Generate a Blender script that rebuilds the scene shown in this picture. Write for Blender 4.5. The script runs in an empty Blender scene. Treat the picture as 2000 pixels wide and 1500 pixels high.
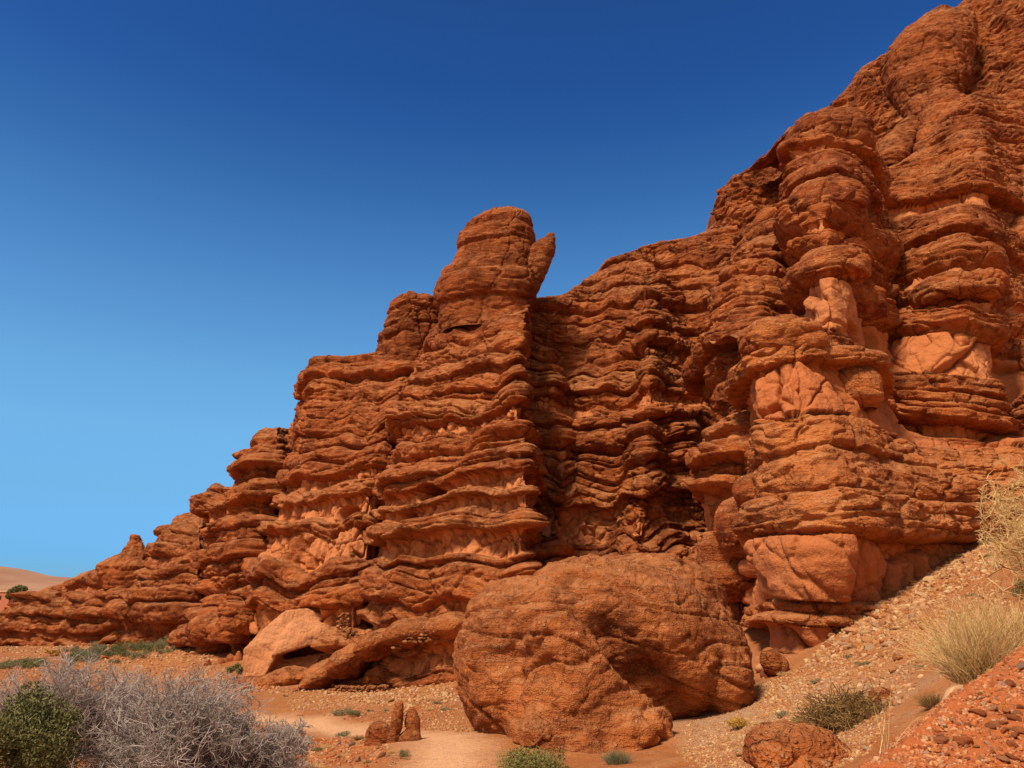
import bpy, bmesh, math, random
import numpy as np
from mathutils import Vector
random.seed(7)
C = bpy.context.scene
COL = C.collection
R = math.radians

# ------------------------------------------------------------------ camera
F, PITCH = 1500.0, R(16.0)
cam = bpy.data.cameras.new('camera'); camo = bpy.data.objects.new('camera', cam); COL.objects.link(camo)
cam.sensor_width = 36; cam.lens = 36*F/2000; cam.clip_start = 0.1; cam.clip_end = 6000
camo.location = (0, 0, 0); camo.rotation_euler = (R(90)+PITCH, 0, 0)
C.camera = camo
CP, SP = math.cos(PITCH), math.sin(PITCH)

def at(px, py, Y):
    """point of the place seen at photo pixel (px,py) whose distance north of the viewer is Y metres"""
    cx, cy = (px-1000)/F, (750-py)/F
    k = Y/(CP-cy*SP)
    return (cx*k, Y, (SP+cy*CP)*k)

# ------------------------------------------------------------------ sky and sun
SUN_EL, SUN_AZ = R(55), R(219)          # azimuth clockwise from north (+Y)
w = bpy.data.worlds.new('World'); C.world = w; w.use_nodes = True
nt = w.node_tree; nt.nodes.clear()
def N(nt, t, **k):
    n = nt.nodes.new(t)
    for a, b in k.items(): setattr(n, a, b)
    return n
def L(nt, a, b): nt.links.new(a, b)
sky = N(nt, 'ShaderNodeTexSky', sky_type='NISHITA', sun_disc=False)
sky.sun_elevation = SUN_EL; sky.sun_rotation = SUN_AZ; sky.air_density = 1.0; sky.dust_density = 0.6; sky.ozone_density = 1.5
tc = N(nt, 'ShaderNodeTexCoord'); sep = N(nt, 'ShaderNodeSeparateXYZ'); L(nt, tc.outputs['Generated'], sep.inputs[0])
ramp = N(nt, 'ShaderNodeValToRGB'); L(nt, sep.outputs['Z'], ramp.inputs[0])
SKYTINT = [(0.000, (0.293, 0.697, 1.313)), (0.054, (0.293, 0.697, 1.313)), (0.127, (0.440, 0.855, 1.196)), (0.203, (0.600, 1.077, 1.311)), (0.267, (0.626, 1.142, 1.355)), (0.355, (0.529, 1.008, 1.312)), (0.436, (0.390, 0.842, 1.194)), (0.500, (0.266, 0.663, 1.055)), (0.563, (0.186, 0.517, 0.979)), (0.607, (0.156, 0.458, 0.919)), (0.644, (0.152, 0.447, 0.913)), (0.72, (0.16, 0.40, 0.75)), (0.85, (0.20, 0.27, 0.36)), (1.000, (0.22, 0.26, 0.32))]
e = ramp.color_ramp.elements
for i, (p, c) in enumerate(SKYTINT):
    el = e[i] if i < 2 else e.new(p)
    el.position = p; el.color = (*c, 1)
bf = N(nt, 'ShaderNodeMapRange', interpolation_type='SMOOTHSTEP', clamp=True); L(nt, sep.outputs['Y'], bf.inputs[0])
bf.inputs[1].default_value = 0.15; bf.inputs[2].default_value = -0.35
sky_fill = N(nt, 'ShaderNodeMix', data_type='RGBA'); L(nt, bf.outputs[0], sky_fill.inputs[0]); L(nt, ramp.outputs[0], sky_fill.inputs[6]); sky_fill.inputs[7].default_value = (1.6, 1.15, 0.82, 1)  # warm, brighter tint added to the sky behind the camera as fill light
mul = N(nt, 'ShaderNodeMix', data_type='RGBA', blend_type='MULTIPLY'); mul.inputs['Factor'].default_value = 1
L(nt, sky.outputs[0], mul.inputs[6]); L(nt, sky_fill.outputs[2], mul.inputs[7])
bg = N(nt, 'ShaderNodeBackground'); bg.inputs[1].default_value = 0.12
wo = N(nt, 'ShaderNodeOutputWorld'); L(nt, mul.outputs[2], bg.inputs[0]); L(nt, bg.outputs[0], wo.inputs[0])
sl = bpy.data.lights.new('sun', 'SUN'); sl.energy = 4.9; sl.angle = R(12); sl.color = (1.0, 0.88, 0.70)
so = bpy.data.objects.new('sun', sl); COL.objects.link(so)
sd = Vector((math.sin(SUN_AZ)*math.cos(SUN_EL), math.cos(SUN_AZ)*math.cos(SUN_EL), math.sin(SUN_EL)))
so.rotation_euler = sd.to_track_quat('Z', 'Y').to_euler(); so.location = (-20, -20, 30)
C.view_settings.view_transform = 'Standard'; C.view_settings.look = 'None'; C.view_settings.exposure = 0.0; C.view_settings.gamma = 1
C.cycles.max_bounces = 6; C.cycles.diffuse_bounces = 3; C.cycles.use_denoising = True

# ------------------------------------------------------------------ numpy noise
_rng = np.random.RandomState(11)
_perm = _rng.permutation(256).astype(np.int32); _perm = np.concatenate([_perm]*3)
_g = _rng.normal(size=(256, 3)).astype(np.float32); _g /= np.linalg.norm(_g, axis=1)[:, None]
def noise(x, y, z):
    """3-D gradient noise, about -0.7..0.7"""
    xi = np.floor(x).astype(np.int32); yi = np.floor(y).astype(np.int32); zi = np.floor(z).astype(np.int32)
    xf = (x-xi).astype(np.float32); yf = (y-yi).astype(np.float32); zf = (z-zi).astype(np.float32)
    u = xf*xf*xf*(xf*(xf*6-15)+10); v = yf*yf*yf*(yf*(yf*6-15)+10); ww = zf*zf*zf*(zf*(zf*6-15)+10)
    xi &= 255; yi &= 255; zi &= 255
    r = 0
    for a in (0, 1):
        A = _perm[xi+a]
        for b in (0, 1):
            B = _perm[A+yi+b]
            for c in (0, 1):
                gg = _g[_perm[B+zi+c]]
                d = gg[..., 0]*(xf-a)+gg[..., 1]*(yf-b)+gg[..., 2]*(zf-c)
                r = r+d*(u if a else 1-u)*(v if b else 1-v)*(ww if c else 1-ww)
    return r
def fbm(x, y, z, o=3):
    r = 0; a = 1.0
    for i in range(o):
        r = r+a*noise(x, y, z); x = x*2.03+11.3; y = y*2.03+5.1; z = z*2.03+7.7; a *= 0.5
    return r
def hsh(i, k=0.0):
    v = np.sin(i*127.1+k*311.7+3.3)*43758.5453
    return v-np.floor(v)
def voro(x, y, z):
    """F1, F2, id of 3-D cells"""
    xi = np.floor(x); yi = np.floor(y); zi = np.floor(z)
    f1 = np.full(x.shape, 9.0); f2 = f1.copy(); cid = np.zeros(x.shape)
    for a in (-1, 0, 1):
        for b in (-1, 0, 1):
            for c in (-1, 0, 1):
                i = xi+a; j = yi+b; k = zi+c
                h = i*7.13+j*157.7+k*113.9
                d = np.sqrt((i+hsh(h, 1)-x)**2+(j+hsh(h, 2)-y)**2+(k+hsh(h, 3)-z)**2)
                m = d < f1
                f2 = np.where(m, f1, np.minimum(f2, d)); cid = np.where(m, h, cid); f1 = np.where(m, d, f1)
    return f1, f2, cid
def pchip(xk, yk, x):
    """monotone cubic; yk may be [n] or [n,m]; x is [p]"""
    xk = np.asarray(xk, float); yk = np.asarray(yk, float); one = yk.ndim == 1
    if one: yk = yk[:, None]
    h = np.diff(xk)[:, None]; d = np.diff(yk, axis=0)/h
    m = np.zeros_like(yk)
    if len(xk) > 2:
        w1 = 2*h[1:]+h[:-1]; w2 = h[1:]+2*h[:-1]
        ok = d[:-1]*d[1:] > 0
        with np.errstate(all='ignore'):
            hm = (w1+w2)/(w1/d[:-1]+w2/d[1:])
        m[1:-1] = np.where(ok, hm, 0)
    m[0] = d[0]; m[-1] = d[-1]
    i = np.clip(np.searchsorted(xk, x, side='right')-1, 0, len(xk)-2)
    t = ((x-xk[i])/(xk[i+1]-xk[i]))[:, None]; hh = (xk[i+1]-xk[i])[:, None]
    r = (yk[i]*(1+2*t)*(1-t)**2+m[i]*hh*t*(1-t)**2+yk[i+1]*t*t*(3-2*t)+m[i+1]*hh*t*t*(t-1))
    return r[:, 0] if one else r

# ------------------------------------------------------------------ object helpers
def tag(o, label=None, cat=None, group=None, kind=None):
    if label: o['label'] = label
    if cat: o['category'] = cat
    if group: o['group'] = group
    if kind: o['kind'] = kind
    return o
def empty(name, loc, label, cat, group=None, kind=None):
    o = bpy.data.objects.new(name, None); COL.objects.link(o); o.location = loc
    o.empty_display_size = 0.2
    return tag(o, label, cat, group, kind)
def mesh_np(name, V, faces, smooth=True, attrs=None):
    """faces: int array [n,k] (k=3 or 4)"""
    V = np.asarray(V, np.float32).reshape(-1, 3); faces = np.asarray(faces, np.int32)
    me = bpy.data.meshes.new(name); n, k = faces.shape
    me.vertices.add(len(V)); me.vertices.foreach_set('co', V.ravel())
    me.loops.add(n*k); me.loops.foreach_set('vertex_index', faces.ravel())
    me.polygons.add(n); me.polygons.foreach_set('loop_start', np.arange(0, n*k, k, dtype=np.int32))
    me.polygons.foreach_set('use_smooth', np.full(n, smooth))
    for a, v in (attrs or {}).items():
        at_ = me.attributes.new(a, 'FLOAT', 'POINT'); at_.data.foreach_set('value', np.asarray(v, np.float32).ravel())
    me.update(calc_edges=True)
    return me
def place(name, V, faces, mat, parent=None, smooth=True, attrs=None, origin=None):
    V = np.asarray(V, float).reshape(-1, 3)
    if origin is None:
        origin = np.array(parent.location) if parent else np.array([V[:, 0].mean(), V[:, 1].mean(), V[:, 2].min()])
    me = mesh_np(name, V-origin, faces, smooth, attrs); me.materials.append(mat)
    o = bpy.data.objects.new(name, me); COL.objects.link(o)
    if parent: o.parent = parent
    else: o.location = origin
    return o
def grid_faces(nu, nv, wrap=False):
    i = np.arange(nu if wrap else nu-1)[:, None]; j = np.arange(nv-1)[None, :]
    a = i*nv+j; b = ((i+1) % nu)*nv+j
    return np.stack([a, b, b+1, a+1], -1).reshape(-1, 4)

# ------------------------------------------------------------------ materials
def newmat(name, rough=0.9):
    m = bpy.data.materials.new(name); m.use_nodes = True; t = m.node_tree
    b = t.nodes['Principled BSDF']; b.inputs['Roughness'].default_value = rough
    b.inputs['Specular IOR Level'].default_value = 0.15
    return m, t, b
def mixc(t, fac, a, b, mode='MIX'):
    n = N(t, 'ShaderNodeMix', data_type='RGBA', blend_type=mode)
    for s, v in ((n.inputs[0], fac), (n.inputs[6], a), (n.inputs[7], b)):
        if hasattr(v, 'is_output'): L(t, v, s)
        elif isinstance(v, (tuple, list)): s.default_value = (*v, 1)
        else: s.default_value = v
    return n.outputs[2]
def math_(t, op, a, b=None, c=None, clamp=False):
    n = N(t, 'ShaderNodeMath', operation=op, use_clamp=clamp)
    for s, v in zip(n.inputs, (a, b, c)):
        if v is None: continue
        if hasattr(v, 'is_output'): L(t, v, s)
        else: s.default_value = v
    return n.outputs[0]
def ramp_(t, x, lo, hi, a=0.0, b=1.0):
    n = N(t, 'ShaderNodeMapRange', clamp=True); L(t, x, n.inputs[0])
    for i, v in enumerate((lo, hi, a, b)): n.inputs[i+1].default_value = v
    return n.outputs[0]
def ntex(t, vec, scale, detail=4, rough=0.6, stretch=None):
    if stretch:
        mp = N(t, 'ShaderNodeMapping'); mp.inputs['Scale'].default_value = stretch; L(t, vec, mp.inputs[0]); vec = mp.outputs[0]
    n = N(t, 'ShaderNodeTexNoise'); L(t, vec, n.inputs['Vector'])
    n.inputs['Scale'].default_value = scale; n.inputs['Detail'].default_value = detail; n.inputs['Roughness'].default_value = rough
    return n.outputs[0]
def vtex(t, vec, scale, feature='F1', rnd=1.0):
    n = N(t, 'ShaderNodeTexVoronoi', feature=feature); L(t, vec, n.inputs['Vector'])
    n.inputs['Scale'].default_value = scale; n.inputs['Randomness'].default_value = rnd
    return n

def rock_material(name, cong=(0.46, 0.118, 0.027), dark=(0.180, 0.037, 0.009), mud=(0.56, 0.200, 0.074), pebble=(0.62, 0.33, 0.16),
                  scale=1.0, usemud=True, bump=1.0, pebbles=1.0):
    """conglomerate with pebbles; where the beds are mudstone it is smooth and pinker"""
    m, t, b = newmat(name)
    tcn = N(t, 'ShaderNodeTexCoord'); v = tcn.outputs['Object']
    big = ntex(t, v, 0.35*scale, 3, 0.55)
    mid = ntex(t, v, 2.2*scale, 5, 0.65)
    lam = ntex(t, v, 1.3*scale, 5, 0.65, (0.35, 0.35, 3.2))
    fine = ntex(t, v, 14*scale, 4, 0.7)
    col = mixc(t, ramp_(t, big, 0.38, 0.64), dark, cong)
    col = mixc(t, ramp_(t, mid, 0.35, 0.70, 0.0, 0.75), col, cong)
    col = mixc(t, ramp_(t, lam, 0.56, 0.74, 0.0, 0.35), col, pebble)
    col = mixc(t, ramp_(t, lam, 0.46, 0.30, 0.0, 0.40), col, dark)
    col = mixc(t, ramp_(t, fine, 0.52, 0.30, 0.0, 0.45), col, tuple(c*0.6 for c in dark))
    if usemud:
        tn = N(t, 'ShaderNodeAttribute', attribute_name='tone').outputs['Fac']; tn = math_(t, 'ADD', tn, math_(t, 'MULTIPLY', math_(t, 'SUBTRACT', mid, 0.5), 1.3))
        col = mixc(t, ramp_(t, tn, 0.40, 0.10, 0, 0.55), col, (dark[0]*0.85, dark[1]*0.68, dark[2]*0.6))
        col = mixc(t, ramp_(t, tn, 0.62, 0.95, 0, 0.45), col, (0.50, 0.20, 0.075))
    # paler sandy tone, in patches, on whatever faces up
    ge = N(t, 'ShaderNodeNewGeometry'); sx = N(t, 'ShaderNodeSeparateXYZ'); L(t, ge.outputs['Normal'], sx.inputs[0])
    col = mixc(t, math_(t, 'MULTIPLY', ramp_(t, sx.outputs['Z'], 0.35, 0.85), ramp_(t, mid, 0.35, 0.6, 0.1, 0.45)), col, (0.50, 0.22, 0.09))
    # dark desert varnish in streaks that run down the face
    stk = ntex(t, v, 0.9*scale, 4, 0.6, (1.3, 1.3, 0.25))
    col = mixc(t, ramp_(t, stk, 0.52, 0.68, 0, 0.55), col, (dark[0]*0.62, dark[1]*0.60, dark[2]*0.62))
    vo = vtex(t, v, 7*scale); vs = vtex(t, v, 19*scale)
    pick = N(t, 'ShaderNodeSeparateColor'); L(t, vo.outputs['Color'], pick.inputs[0])
    pick2 = N(t, 'ShaderNodeSeparateColor'); L(t, vs.outputs['Color'], pick2.inputs[0])
    pb = math_(t, 'MULTIPLY', ramp_(t, vo.outputs['Distance'], 0.38, 0.22), ramp_(t, pick.outputs[0], 0.74, 0.82))
    pb2 = math_(t, 'MULTIPLY', ramp_(t, vs.outputs['Distance'], 0.42, 0.25), ramp_(t, pick2.outputs[0], 0.62, 0.72))
    pbm = math_(t, 'MULTIPLY', math_(t, 'MULTIPLY', math_(t, 'MAXIMUM', pb, pb2), ramp_(t, mid, 0.42, 0.62, 0.15, 1.0)), 0.55*pebbles)
    if usemud:
        an = N(t, 'ShaderNodeAttribute', attribute_name='mud')
        mf = ramp_(t, an.outputs['Fac'], 0.25, 0.75)
        inv = math_(t, 'SUBTRACT', 1.0, mf)
        pbm = math_(t, 'MULTIPLY', pbm, inv)
    col = mixc(t, pbm, col, pebble)
    # bump
    h = math_(t, 'ADD', math_(t, 'MULTIPLY', fine, 0.075), math_(t, 'MULTIPLY', mid, 0.16))
    h = math_(t, 'ADD', h, math_(t, 'MULTIPLY', lam, 0.20))
    # hairline cracks and broken scales
    wv_ = N(t, 'ShaderNodeMix', data_type='RGBA', blend_type='ADD'); wv_.inputs[0].default_value = 0.35
    nz = N(t, 'ShaderNodeTexNoise'); L(t, v, nz.inputs['Vector']); nz.inputs['Scale'].default_value = 2.5*scale; nz.inputs['Detail'].default_value = 4
    L(t, v, wv_.inputs[6]); L(t, nz.outputs['Color'], wv_.inputs[7])
    mpv = N(t, 'ShaderNodeMapping'); mpv.inputs['Scale'].default_value = (1, 1, 2.4); L(t, wv_.outputs[2], mpv.inputs[0])
    ve = vtex(t, mpv.outputs[0], 1.6*scale, 'DISTANCE_TO_EDGE'); vf = vtex(t, mpv.outputs[0], 4.5*scale, 'DISTANCE_TO_EDGE')
    ck = math_(t, 'MULTIPLY', ramp_(t, ve.outputs['Distance'], 0.0, 0.035), ramp_(t, vf.outputs['Distance'], 0.0, 0.05, 0.75, 1.0))
    ckm = math_(t, 'MAXIMUM', ramp_(t, mid, 0.60, 0.45, 1.0, 0.0), ramp_(t, ntex(t, v, 0.75*scale, 2, .5), 0.46, 0.56))   # only some places are cracked
    h = math_(t, 'ADD', h, math_(t, 'MULTIPLY', math_(t, 'MAXIMUM', ck, ckm), 0.06))
    col = mixc(t, math_(t, 'MULTIPLY', math_(t, 'SUBTRACT', 1.0, math_(t, 'MAXIMUM', ck, ckm)), 0.6), col, (dark[0]*.4, dark[1]*.4, dark[2]*.4))
    h = math_(t, 'ADD', h, math_(t, 'MULTIPLY', ramp_(t, vs.outputs['Distance'], 0.5, 0.1), 0.018))
    h = math_(t, 'ADD', h, math_(t, 'MULTIPLY', math_(t, 'MAXIMUM', pb, math_(t, 'MULTIPLY', pb2, 0.6)), 0.04*pebbles))
    if usemud:
        mc = mixc(t, ramp_(t, mid, 0.35, 0.65), tuple(c*0.80 for c in mud), mud)
        mc = mixc(t, ramp_(t, big, 0.42, 0.6, 0, 0.5), mc, (mud[0]*0.9, mud[1]*0.75, mud[2]*0.55))
        col = mixc(t, mf, col, mc)
        hm = math_(t, 'ADD', math_(t, 'MULTIPLY', mid, 0.13), math_(t, 'MULTIPLY', fine, 0.035))
        hm = math_(t, 'ADD', hm, math_(t, 'MULTIPLY', ntex(t, v, 3.5*scale, 5, .6, (1.6, 1.6, .3)), 0.10))
        hx = N(t, 'ShaderNodeMix', data_type='FLOAT'); L(t, mf, hx.inputs[0]); hm = math_(t, 'ADD', hm, math_(t, 'MULTIPLY', math_(t, 'MAXIMUM', ramp_(t, ve.outputs['Distance'], 0.0, 0.02), ckm), 0.03)); L(t, h, hx.inputs[2]); L(t, hm, hx.inputs[3]); h = hx.outputs[0]
    bp = N(t, 'ShaderNodeBump'); bp.inputs['Strength'].default_value = 0.9; bp.inputs['Distance'].default_value = bump/scale
    L(t, h, bp.inputs['Height']); L(t, bp.outputs[0], b.inputs['Normal'])
    L(t, col, b.inputs['Base Color'])
    return m
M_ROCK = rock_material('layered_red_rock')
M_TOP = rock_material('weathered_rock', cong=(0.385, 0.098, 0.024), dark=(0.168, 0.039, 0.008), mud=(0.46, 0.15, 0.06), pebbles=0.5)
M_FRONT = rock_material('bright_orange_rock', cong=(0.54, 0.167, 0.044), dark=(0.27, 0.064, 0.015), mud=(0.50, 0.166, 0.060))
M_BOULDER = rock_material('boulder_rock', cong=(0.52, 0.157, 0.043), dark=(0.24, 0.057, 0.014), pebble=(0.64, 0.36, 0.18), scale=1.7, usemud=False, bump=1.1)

# ------------------------------------------------------------------ strata
def strata(P, U, beds, seed, dip=(0, 0), modw=0.28, pil=0.42, amp=1.0, rough=1.0, block=False, ribs=1.0, lam=1.0, keep=0.0, drape=0.8, modmin=0.25):
    x, y, z = P[..., 0], P[..., 1], P[..., 2]
    zb = np.array([b[0] for b in beds]); pr = np.array([b[1] for b in beds]); md = np.array([float(b[2]) for b in beds])
    # vertical ribs and flutes run through many beds, and the beds drape over them
    rb = noise(x*0.40+seed, y*0.40, z*0.045+seed); rb2 = noise(x*0.85, y*0.85+seed, z*0.10); rb3 = noise(x*0.21+3, y*0.21+seed, z*0.03)
    RB = 1.0*(0.22-np.abs(rb))+0.45*(0.2-np.abs(rb2))+0.35*rb3
    zq = z-dip[0]*x-dip[1]*y-drape*(0.25-np.sqrt(rb*rb+0.006)+0.45*rb3+0.12*noise(x*0.8, y*0.8+seed, z*0.1))+0.30*fbm(x*0.14+seed, y*0.14, z*0.1, 2)+0.30*noise(x*0.33+seed, y*0.33, z*0.35)+0.05*fbm(x*0.7, y*0.7+seed, z*0.4, 2)
    ix = np.clip(np.searchsorted(zb, zq.ravel(), side='right')-1, 0, len(zb)-2).reshape(zq.shape)
    z0 = zb[ix]; hgt = zb[ix+1]-z0
    s = np.clip((zq-z0)/hgt, 0, 1)
    p = pr[ix]; mud = md[ix]
    patch = np.clip(0.5+(noise(x*0.33+ix*3.1, y*0.33, ix*1.7+seed)+keep+0.06)*9, 0, 1)      # mudstone shows in stretches
    mudp = mud*patch
    mod = np.clip(0.85+1.4*noise(x*modw+ix*5.3+seed, y*modw, ix*3.7), modmin, 1.4)
    ee = 0.5+1.3*hsh(ix+seed, 4)**2                          # some beds bulge low, some end in a thin lip
    sh = 1-np.abs(2*s**ee-1)**(2.6+5.0*hsh(ix+seed, 6))
    edge = np.minimum(s, 1-s)*hgt
    d = amp*np.where(mud > 0.5, (p-0.22)*np.clip(1-np.abs(2*s-1)**6, 0, 1)*(0.3+0.7*patch), 1.1*p*mod*sh)
    # vertical ribs and flutes that run through many beds
    d = d+ribs*RB
    # thin laminae and bedding cracks that come and go
    on = np.clip(0.5+noise(x*0.4+7, y*0.4, zq*0.9+seed)*3, 0, 1)
    g = noise(x*0.30+seed, y*0.30, zq*2.2); g2 = noise(x*0.5+3+seed, y*0.5, zq*5.0)
    cong = 1-mudp
    d = d-cong*rough*lam*on*(0.20*np.exp(-(g/0.04)**2)+0.07*np.exp(-(g2/0.05)**2))
    d = d+cong*rough*lam*(0.12*noise(x*0.35, y*0.35+seed, zq*3.0)+0.05*noise(x*0.8, y*0.8, zq*7+seed))
    # weathering at all sizes
    d = d+0.36*fbm(x*0.22+seed, y*0.22, z*0.22, 2)*(0.4+0.6*cong)+rough*0.11*fbm(x*0.8, y*0.8, z*0.9+seed, 3)
    n3 = fbm(x*2.3, y*2.3, z*3.4+seed, 4)
    d = d+rough*cong*0.075*n3+mudp*0.06*n3
    d = d-rough*cong*0.10*np.clip(0.10-np.abs(noise(x*1.1+9, y*1.1, z*1.9+seed)), 0, 1)/0.10
    # blocks broken off the ledges
    qx = x+0.15*noise(x*2, y*2, z*2); f1, f2, cid = voro(qx*0.9, y*0.9+seed, zq*1.9+ix*0.4)
    d = d+rough*cong*(0.12*(hsh(cid, 2)-0.5)*np.clip((f2-f1)/0.10, 0, 1)-0.03*np.exp(-((f2-f1)/0.03)**2))
    # tall joint blocks
    f1, f2, cid = voro(qx*0.5+seed, y*0.5, zq*0.22); d = d+rough*(0.15*(hsh(cid, 2)-0.5)-0.13*np.exp(-((f2-f1)/0.018)**2))
    # mudstone pillars
    if (mud > 0.5).any():
        mm = mud > 0.5
        xs, ys, zs = x[mm], y[mm], z[mm]; ixm = ix[mm]*7.0
        xs2 = xs+0.25*pil*noise(xs/pil*.7, ys/pil*.7, zs/pil*.4)+0.12*zs
        f1, f2, cid = voro(xs2/pil+ixm, ys/pil*0.9+seed, zs/pil*0.50)
        tl = (hsh(cid, 11)-0.5)*0.9*np.sin(xs2*0+hsh(cid, 12)*6.28+(xs2+ys*0.6)/pil*1.2)
        pm = pil*(0.75*(hsh(cid, 5)-0.5)+0.12*tl+0.42*np.clip((f2-f1)/0.22, 0, 1)**0.45-0.42-0.30*np.exp(-((f2-f1)/0.05)**2))+0.05*fbm(xs*2.2, ys*2.2, zs*2.2+seed, 2)
        tmp = np.zeros_like(d); tmp[mm] = pm; d = d+tmp*mudp
        if block:
            q = 0.42
            f1, f2, cid = voro(xs*q+zs*0.22+0.25*noise(xs, ys, zs)+seed, ys*q, zs*q*0.62-xs*0.2)
            g1, g2_, gid = voro(xs*1.3+zs*0.3+seed, ys*1.3, zs*0.9-xs*0.3)
            dd = 0.70*(hsh(cid, 5)-0.5)-0.20*np.exp(-((f2-f1)/0.035)**2)+0.12*np.clip((f2-f1)/0.3, 0, 1)**0.5+0.35*(hsh(cid, 14)-0.5)*noise(xs*.5, ys*.5, zs*.3+seed)+np.where(hsh(cid, 8) > 0.55, 0.10*(hsh(gid, 5)-0.5)-0.04*np.exp(-((g2_-g1)/0.04)**2), 0)
            tmp = np.zeros_like(d); tmp[mm] = dd-pm*0.85
            d = d+tmp*mudp
    return d, mudp, 0.5*hsh(ix+seed, 8)+0.5*hsh(np.floor(zq*2.3+hsh(ix)), 3)

def bedlist(zmin, zmax, spec, seed, zfun):
    """spec: list of (py_bottom, protrusion, mud) from base upward at the reference column; random beds fill the rest"""
    r = random.Random(seed); out = []
    zs = [(zfun(py), p, m) for py, p, m in spec]
    z = zmin-3
    lo = zs[0][0] if zs else zmax+5
    while z < lo-0.3:
        out.append((z, r.uniform(0.1, 0.45), 0)); z += r.uniform(0.35, 1.1)
    out += zs
    if zs: z = zs[-1][0]+r.uniform(0.6, 1.0)
    while z < zmax+5:
        out.append((z, r.uniform(0.08, 0.5), 0)); z += r.uniform(0.35, 1.3)
    out.append((z, 0, 0))
    return sorted(out)

def curtain(name, cols, spec, ref, mat, parent=None, seed=1, step=0.05, dip=(0, 0), back=7.0, backslope=-0.35, bumps=(), holes=(), slots=(),
            crest=0.35, side=(0, 1), fade=True, sharp=0.6, **kw):
    pts = [np.array([at(*p) for p in c]) for c in cols]
    pts = [np.vstack([[p[0, 0], p[0, 1], p[0, 2]-1.6], p]) for p in pts]
    for p in pts:
        o = np.argsort(p[:, 2]); p[:] = p[o]
    zb = np.array([p[0, 2] for p in pts]); zt = np.array([p[-1, 2] for p in pts])
    H = (zt-zb).max(); nv = int(H/step)
    t = np.linspace(0, 1, nv)
    G = np.zeros((len(pts), nv, 3))
    for i, p in enumerate(pts):
        z = zb[i]+t*(zt[i]-zb[i])
        G[i, :, :2] = pchip(p[:, 2], p[:, :2], z); G[i, :, 2] = z
    ch = np.linalg.norm(np.diff(G, axis=0), axis=2).mean(1)
    uk = np.concatenate([[0], np.cumsum(ch)]); nu = int(uk[-1]/step)
    uu = np.linspace(0, uk[-1], nu)
    Gf = G.reshape(len(pts), -1); S = pchip(uk, Gf, uu)
    k_ = np.clip(np.searchsorted(uk, uu, side='right')-1, 0, len(uk)-2); f_ = ((uu-uk[k_])/(uk[k_+1]-uk[k_]))[:, None]
    S = ((1-sharp)*S+sharp*(Gf[k_]*(1-f_)+Gf[k_+1]*f_)).reshape(nu, nv, 3)
    du = np.gradient(S, axis=0); dv = np.gradient(S, axis=1)
    n = np.cross(du, dv); n /= np.linalg.norm(n, axis=2)[..., None]+1e-9
    if n[..., 1].mean() > 0: n = -n
    # horizontal-ish push direction, smoothed
    for ax in (0, 1):
        k = 9
        for _ in range(2):
            pad = [(k, k) if a == ax else (0, 0) for a in range(2)]+[(0, 0)]
            q = np.cumsum(np.pad(n, pad, mode='edge'), axis=ax)
            n = (np.take(q, range(2*k, q.shape[ax]), ax)-np.take(q, range(0, q.shape[ax]-2*k), ax))/(2*k)
    n[..., 2] *= 0.35; n /= np.linalg.norm(n, axis=2)[..., None]+1e-9
    rp = pts[ref]
    def zfun(py):                                  # height where the reference column passes photo row py
        zz = np.linspace(rp[0, 2], rp[-1, 2], 400); xy = pchip(rp[:, 2], rp[:, :2], zz)
        cyv = (-xy[:, 1]*SP+zz*CP)/(xy[:, 1]*CP+zz*SP)
        pyv = 750-cyv*F
        zv = float(np.interp(-py, -pyv, zz)); k = int(np.argmin(abs(zz-zv)))
        return zv-dip[0]*xy[k, 0]-dip[1]*xy[k, 1]
    xr = rp[:, 0].mean(); yr = rp[:, 1].mean()
    beds = bedlist(zb.min()-abs(dip[0])*60-abs(dip[1])*60, zt.max()+abs(dip[0])*60+abs(dip[1])*60, spec, seed, zfun)
    Uc = np.broadcast_to(uu[:, None], (nu, nv))
    d, mud, tone = strata(S, Uc, beds, seed*3.7, dip=dip, **kw)
    d = d-0.85*d.mean()
    for (px, py, Y, r, a) in bumps:
        c = np.array(at(px, py, Y)); q = ((S-c)**2).sum(2)/r**2; d = d+a*np.exp(-q)
    for (px, py, Y, rx, rz, a) in holes:            # caves: real recesses into the wall
        c = np.array(at(px, py, Y)); q = (S[..., 0]-c[0])**2/rx**2+(S[..., 2]-c[2])**2/rz**2+((S[..., 1]-c[1])/3.5)**8
        d = d-a/(1+np.exp((q-1)*9))
    if fade:
        f = np.clip((1-t)/0.03, 0, 1)**0.5
        d = d*(0.45+0.55*f)[None, :]
    P = S+n*d[..., None]
    # crest, then back over the top
    m = 26; rows = []; last = P[:, -1]; bd = np.array([side[0], side[1], 0.0]); bd /= np.linalg.norm(bd)
    for k in range(1, m+1):
        q = (k/m)**1.7*back
        zz = crest*(1-np.exp(-q/0.5))+backslope*max(0, q-0.6)
        pp = last+bd*q; pp[:, 2] += zz+0.5*fbm(pp[:, 0]*0.5, pp[:, 1]*0.5, pp[:, 2]*0+seed, 3)*min(1, q)
        rows.append(pp)
    P = np.concatenate([P, np.stack(rows, 1)], 1); mud = np.concatenate([mud, np.zeros((nu, m))], 1); tone = np.concatenate([tone, np.full((nu, m), .5)], 1)
    f = grid_faces(nu, nv+m)
    # faces must look outwards
    return place(name, P, f, mat, parent, attrs={'mud': mud, 'tone': tone})

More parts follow.
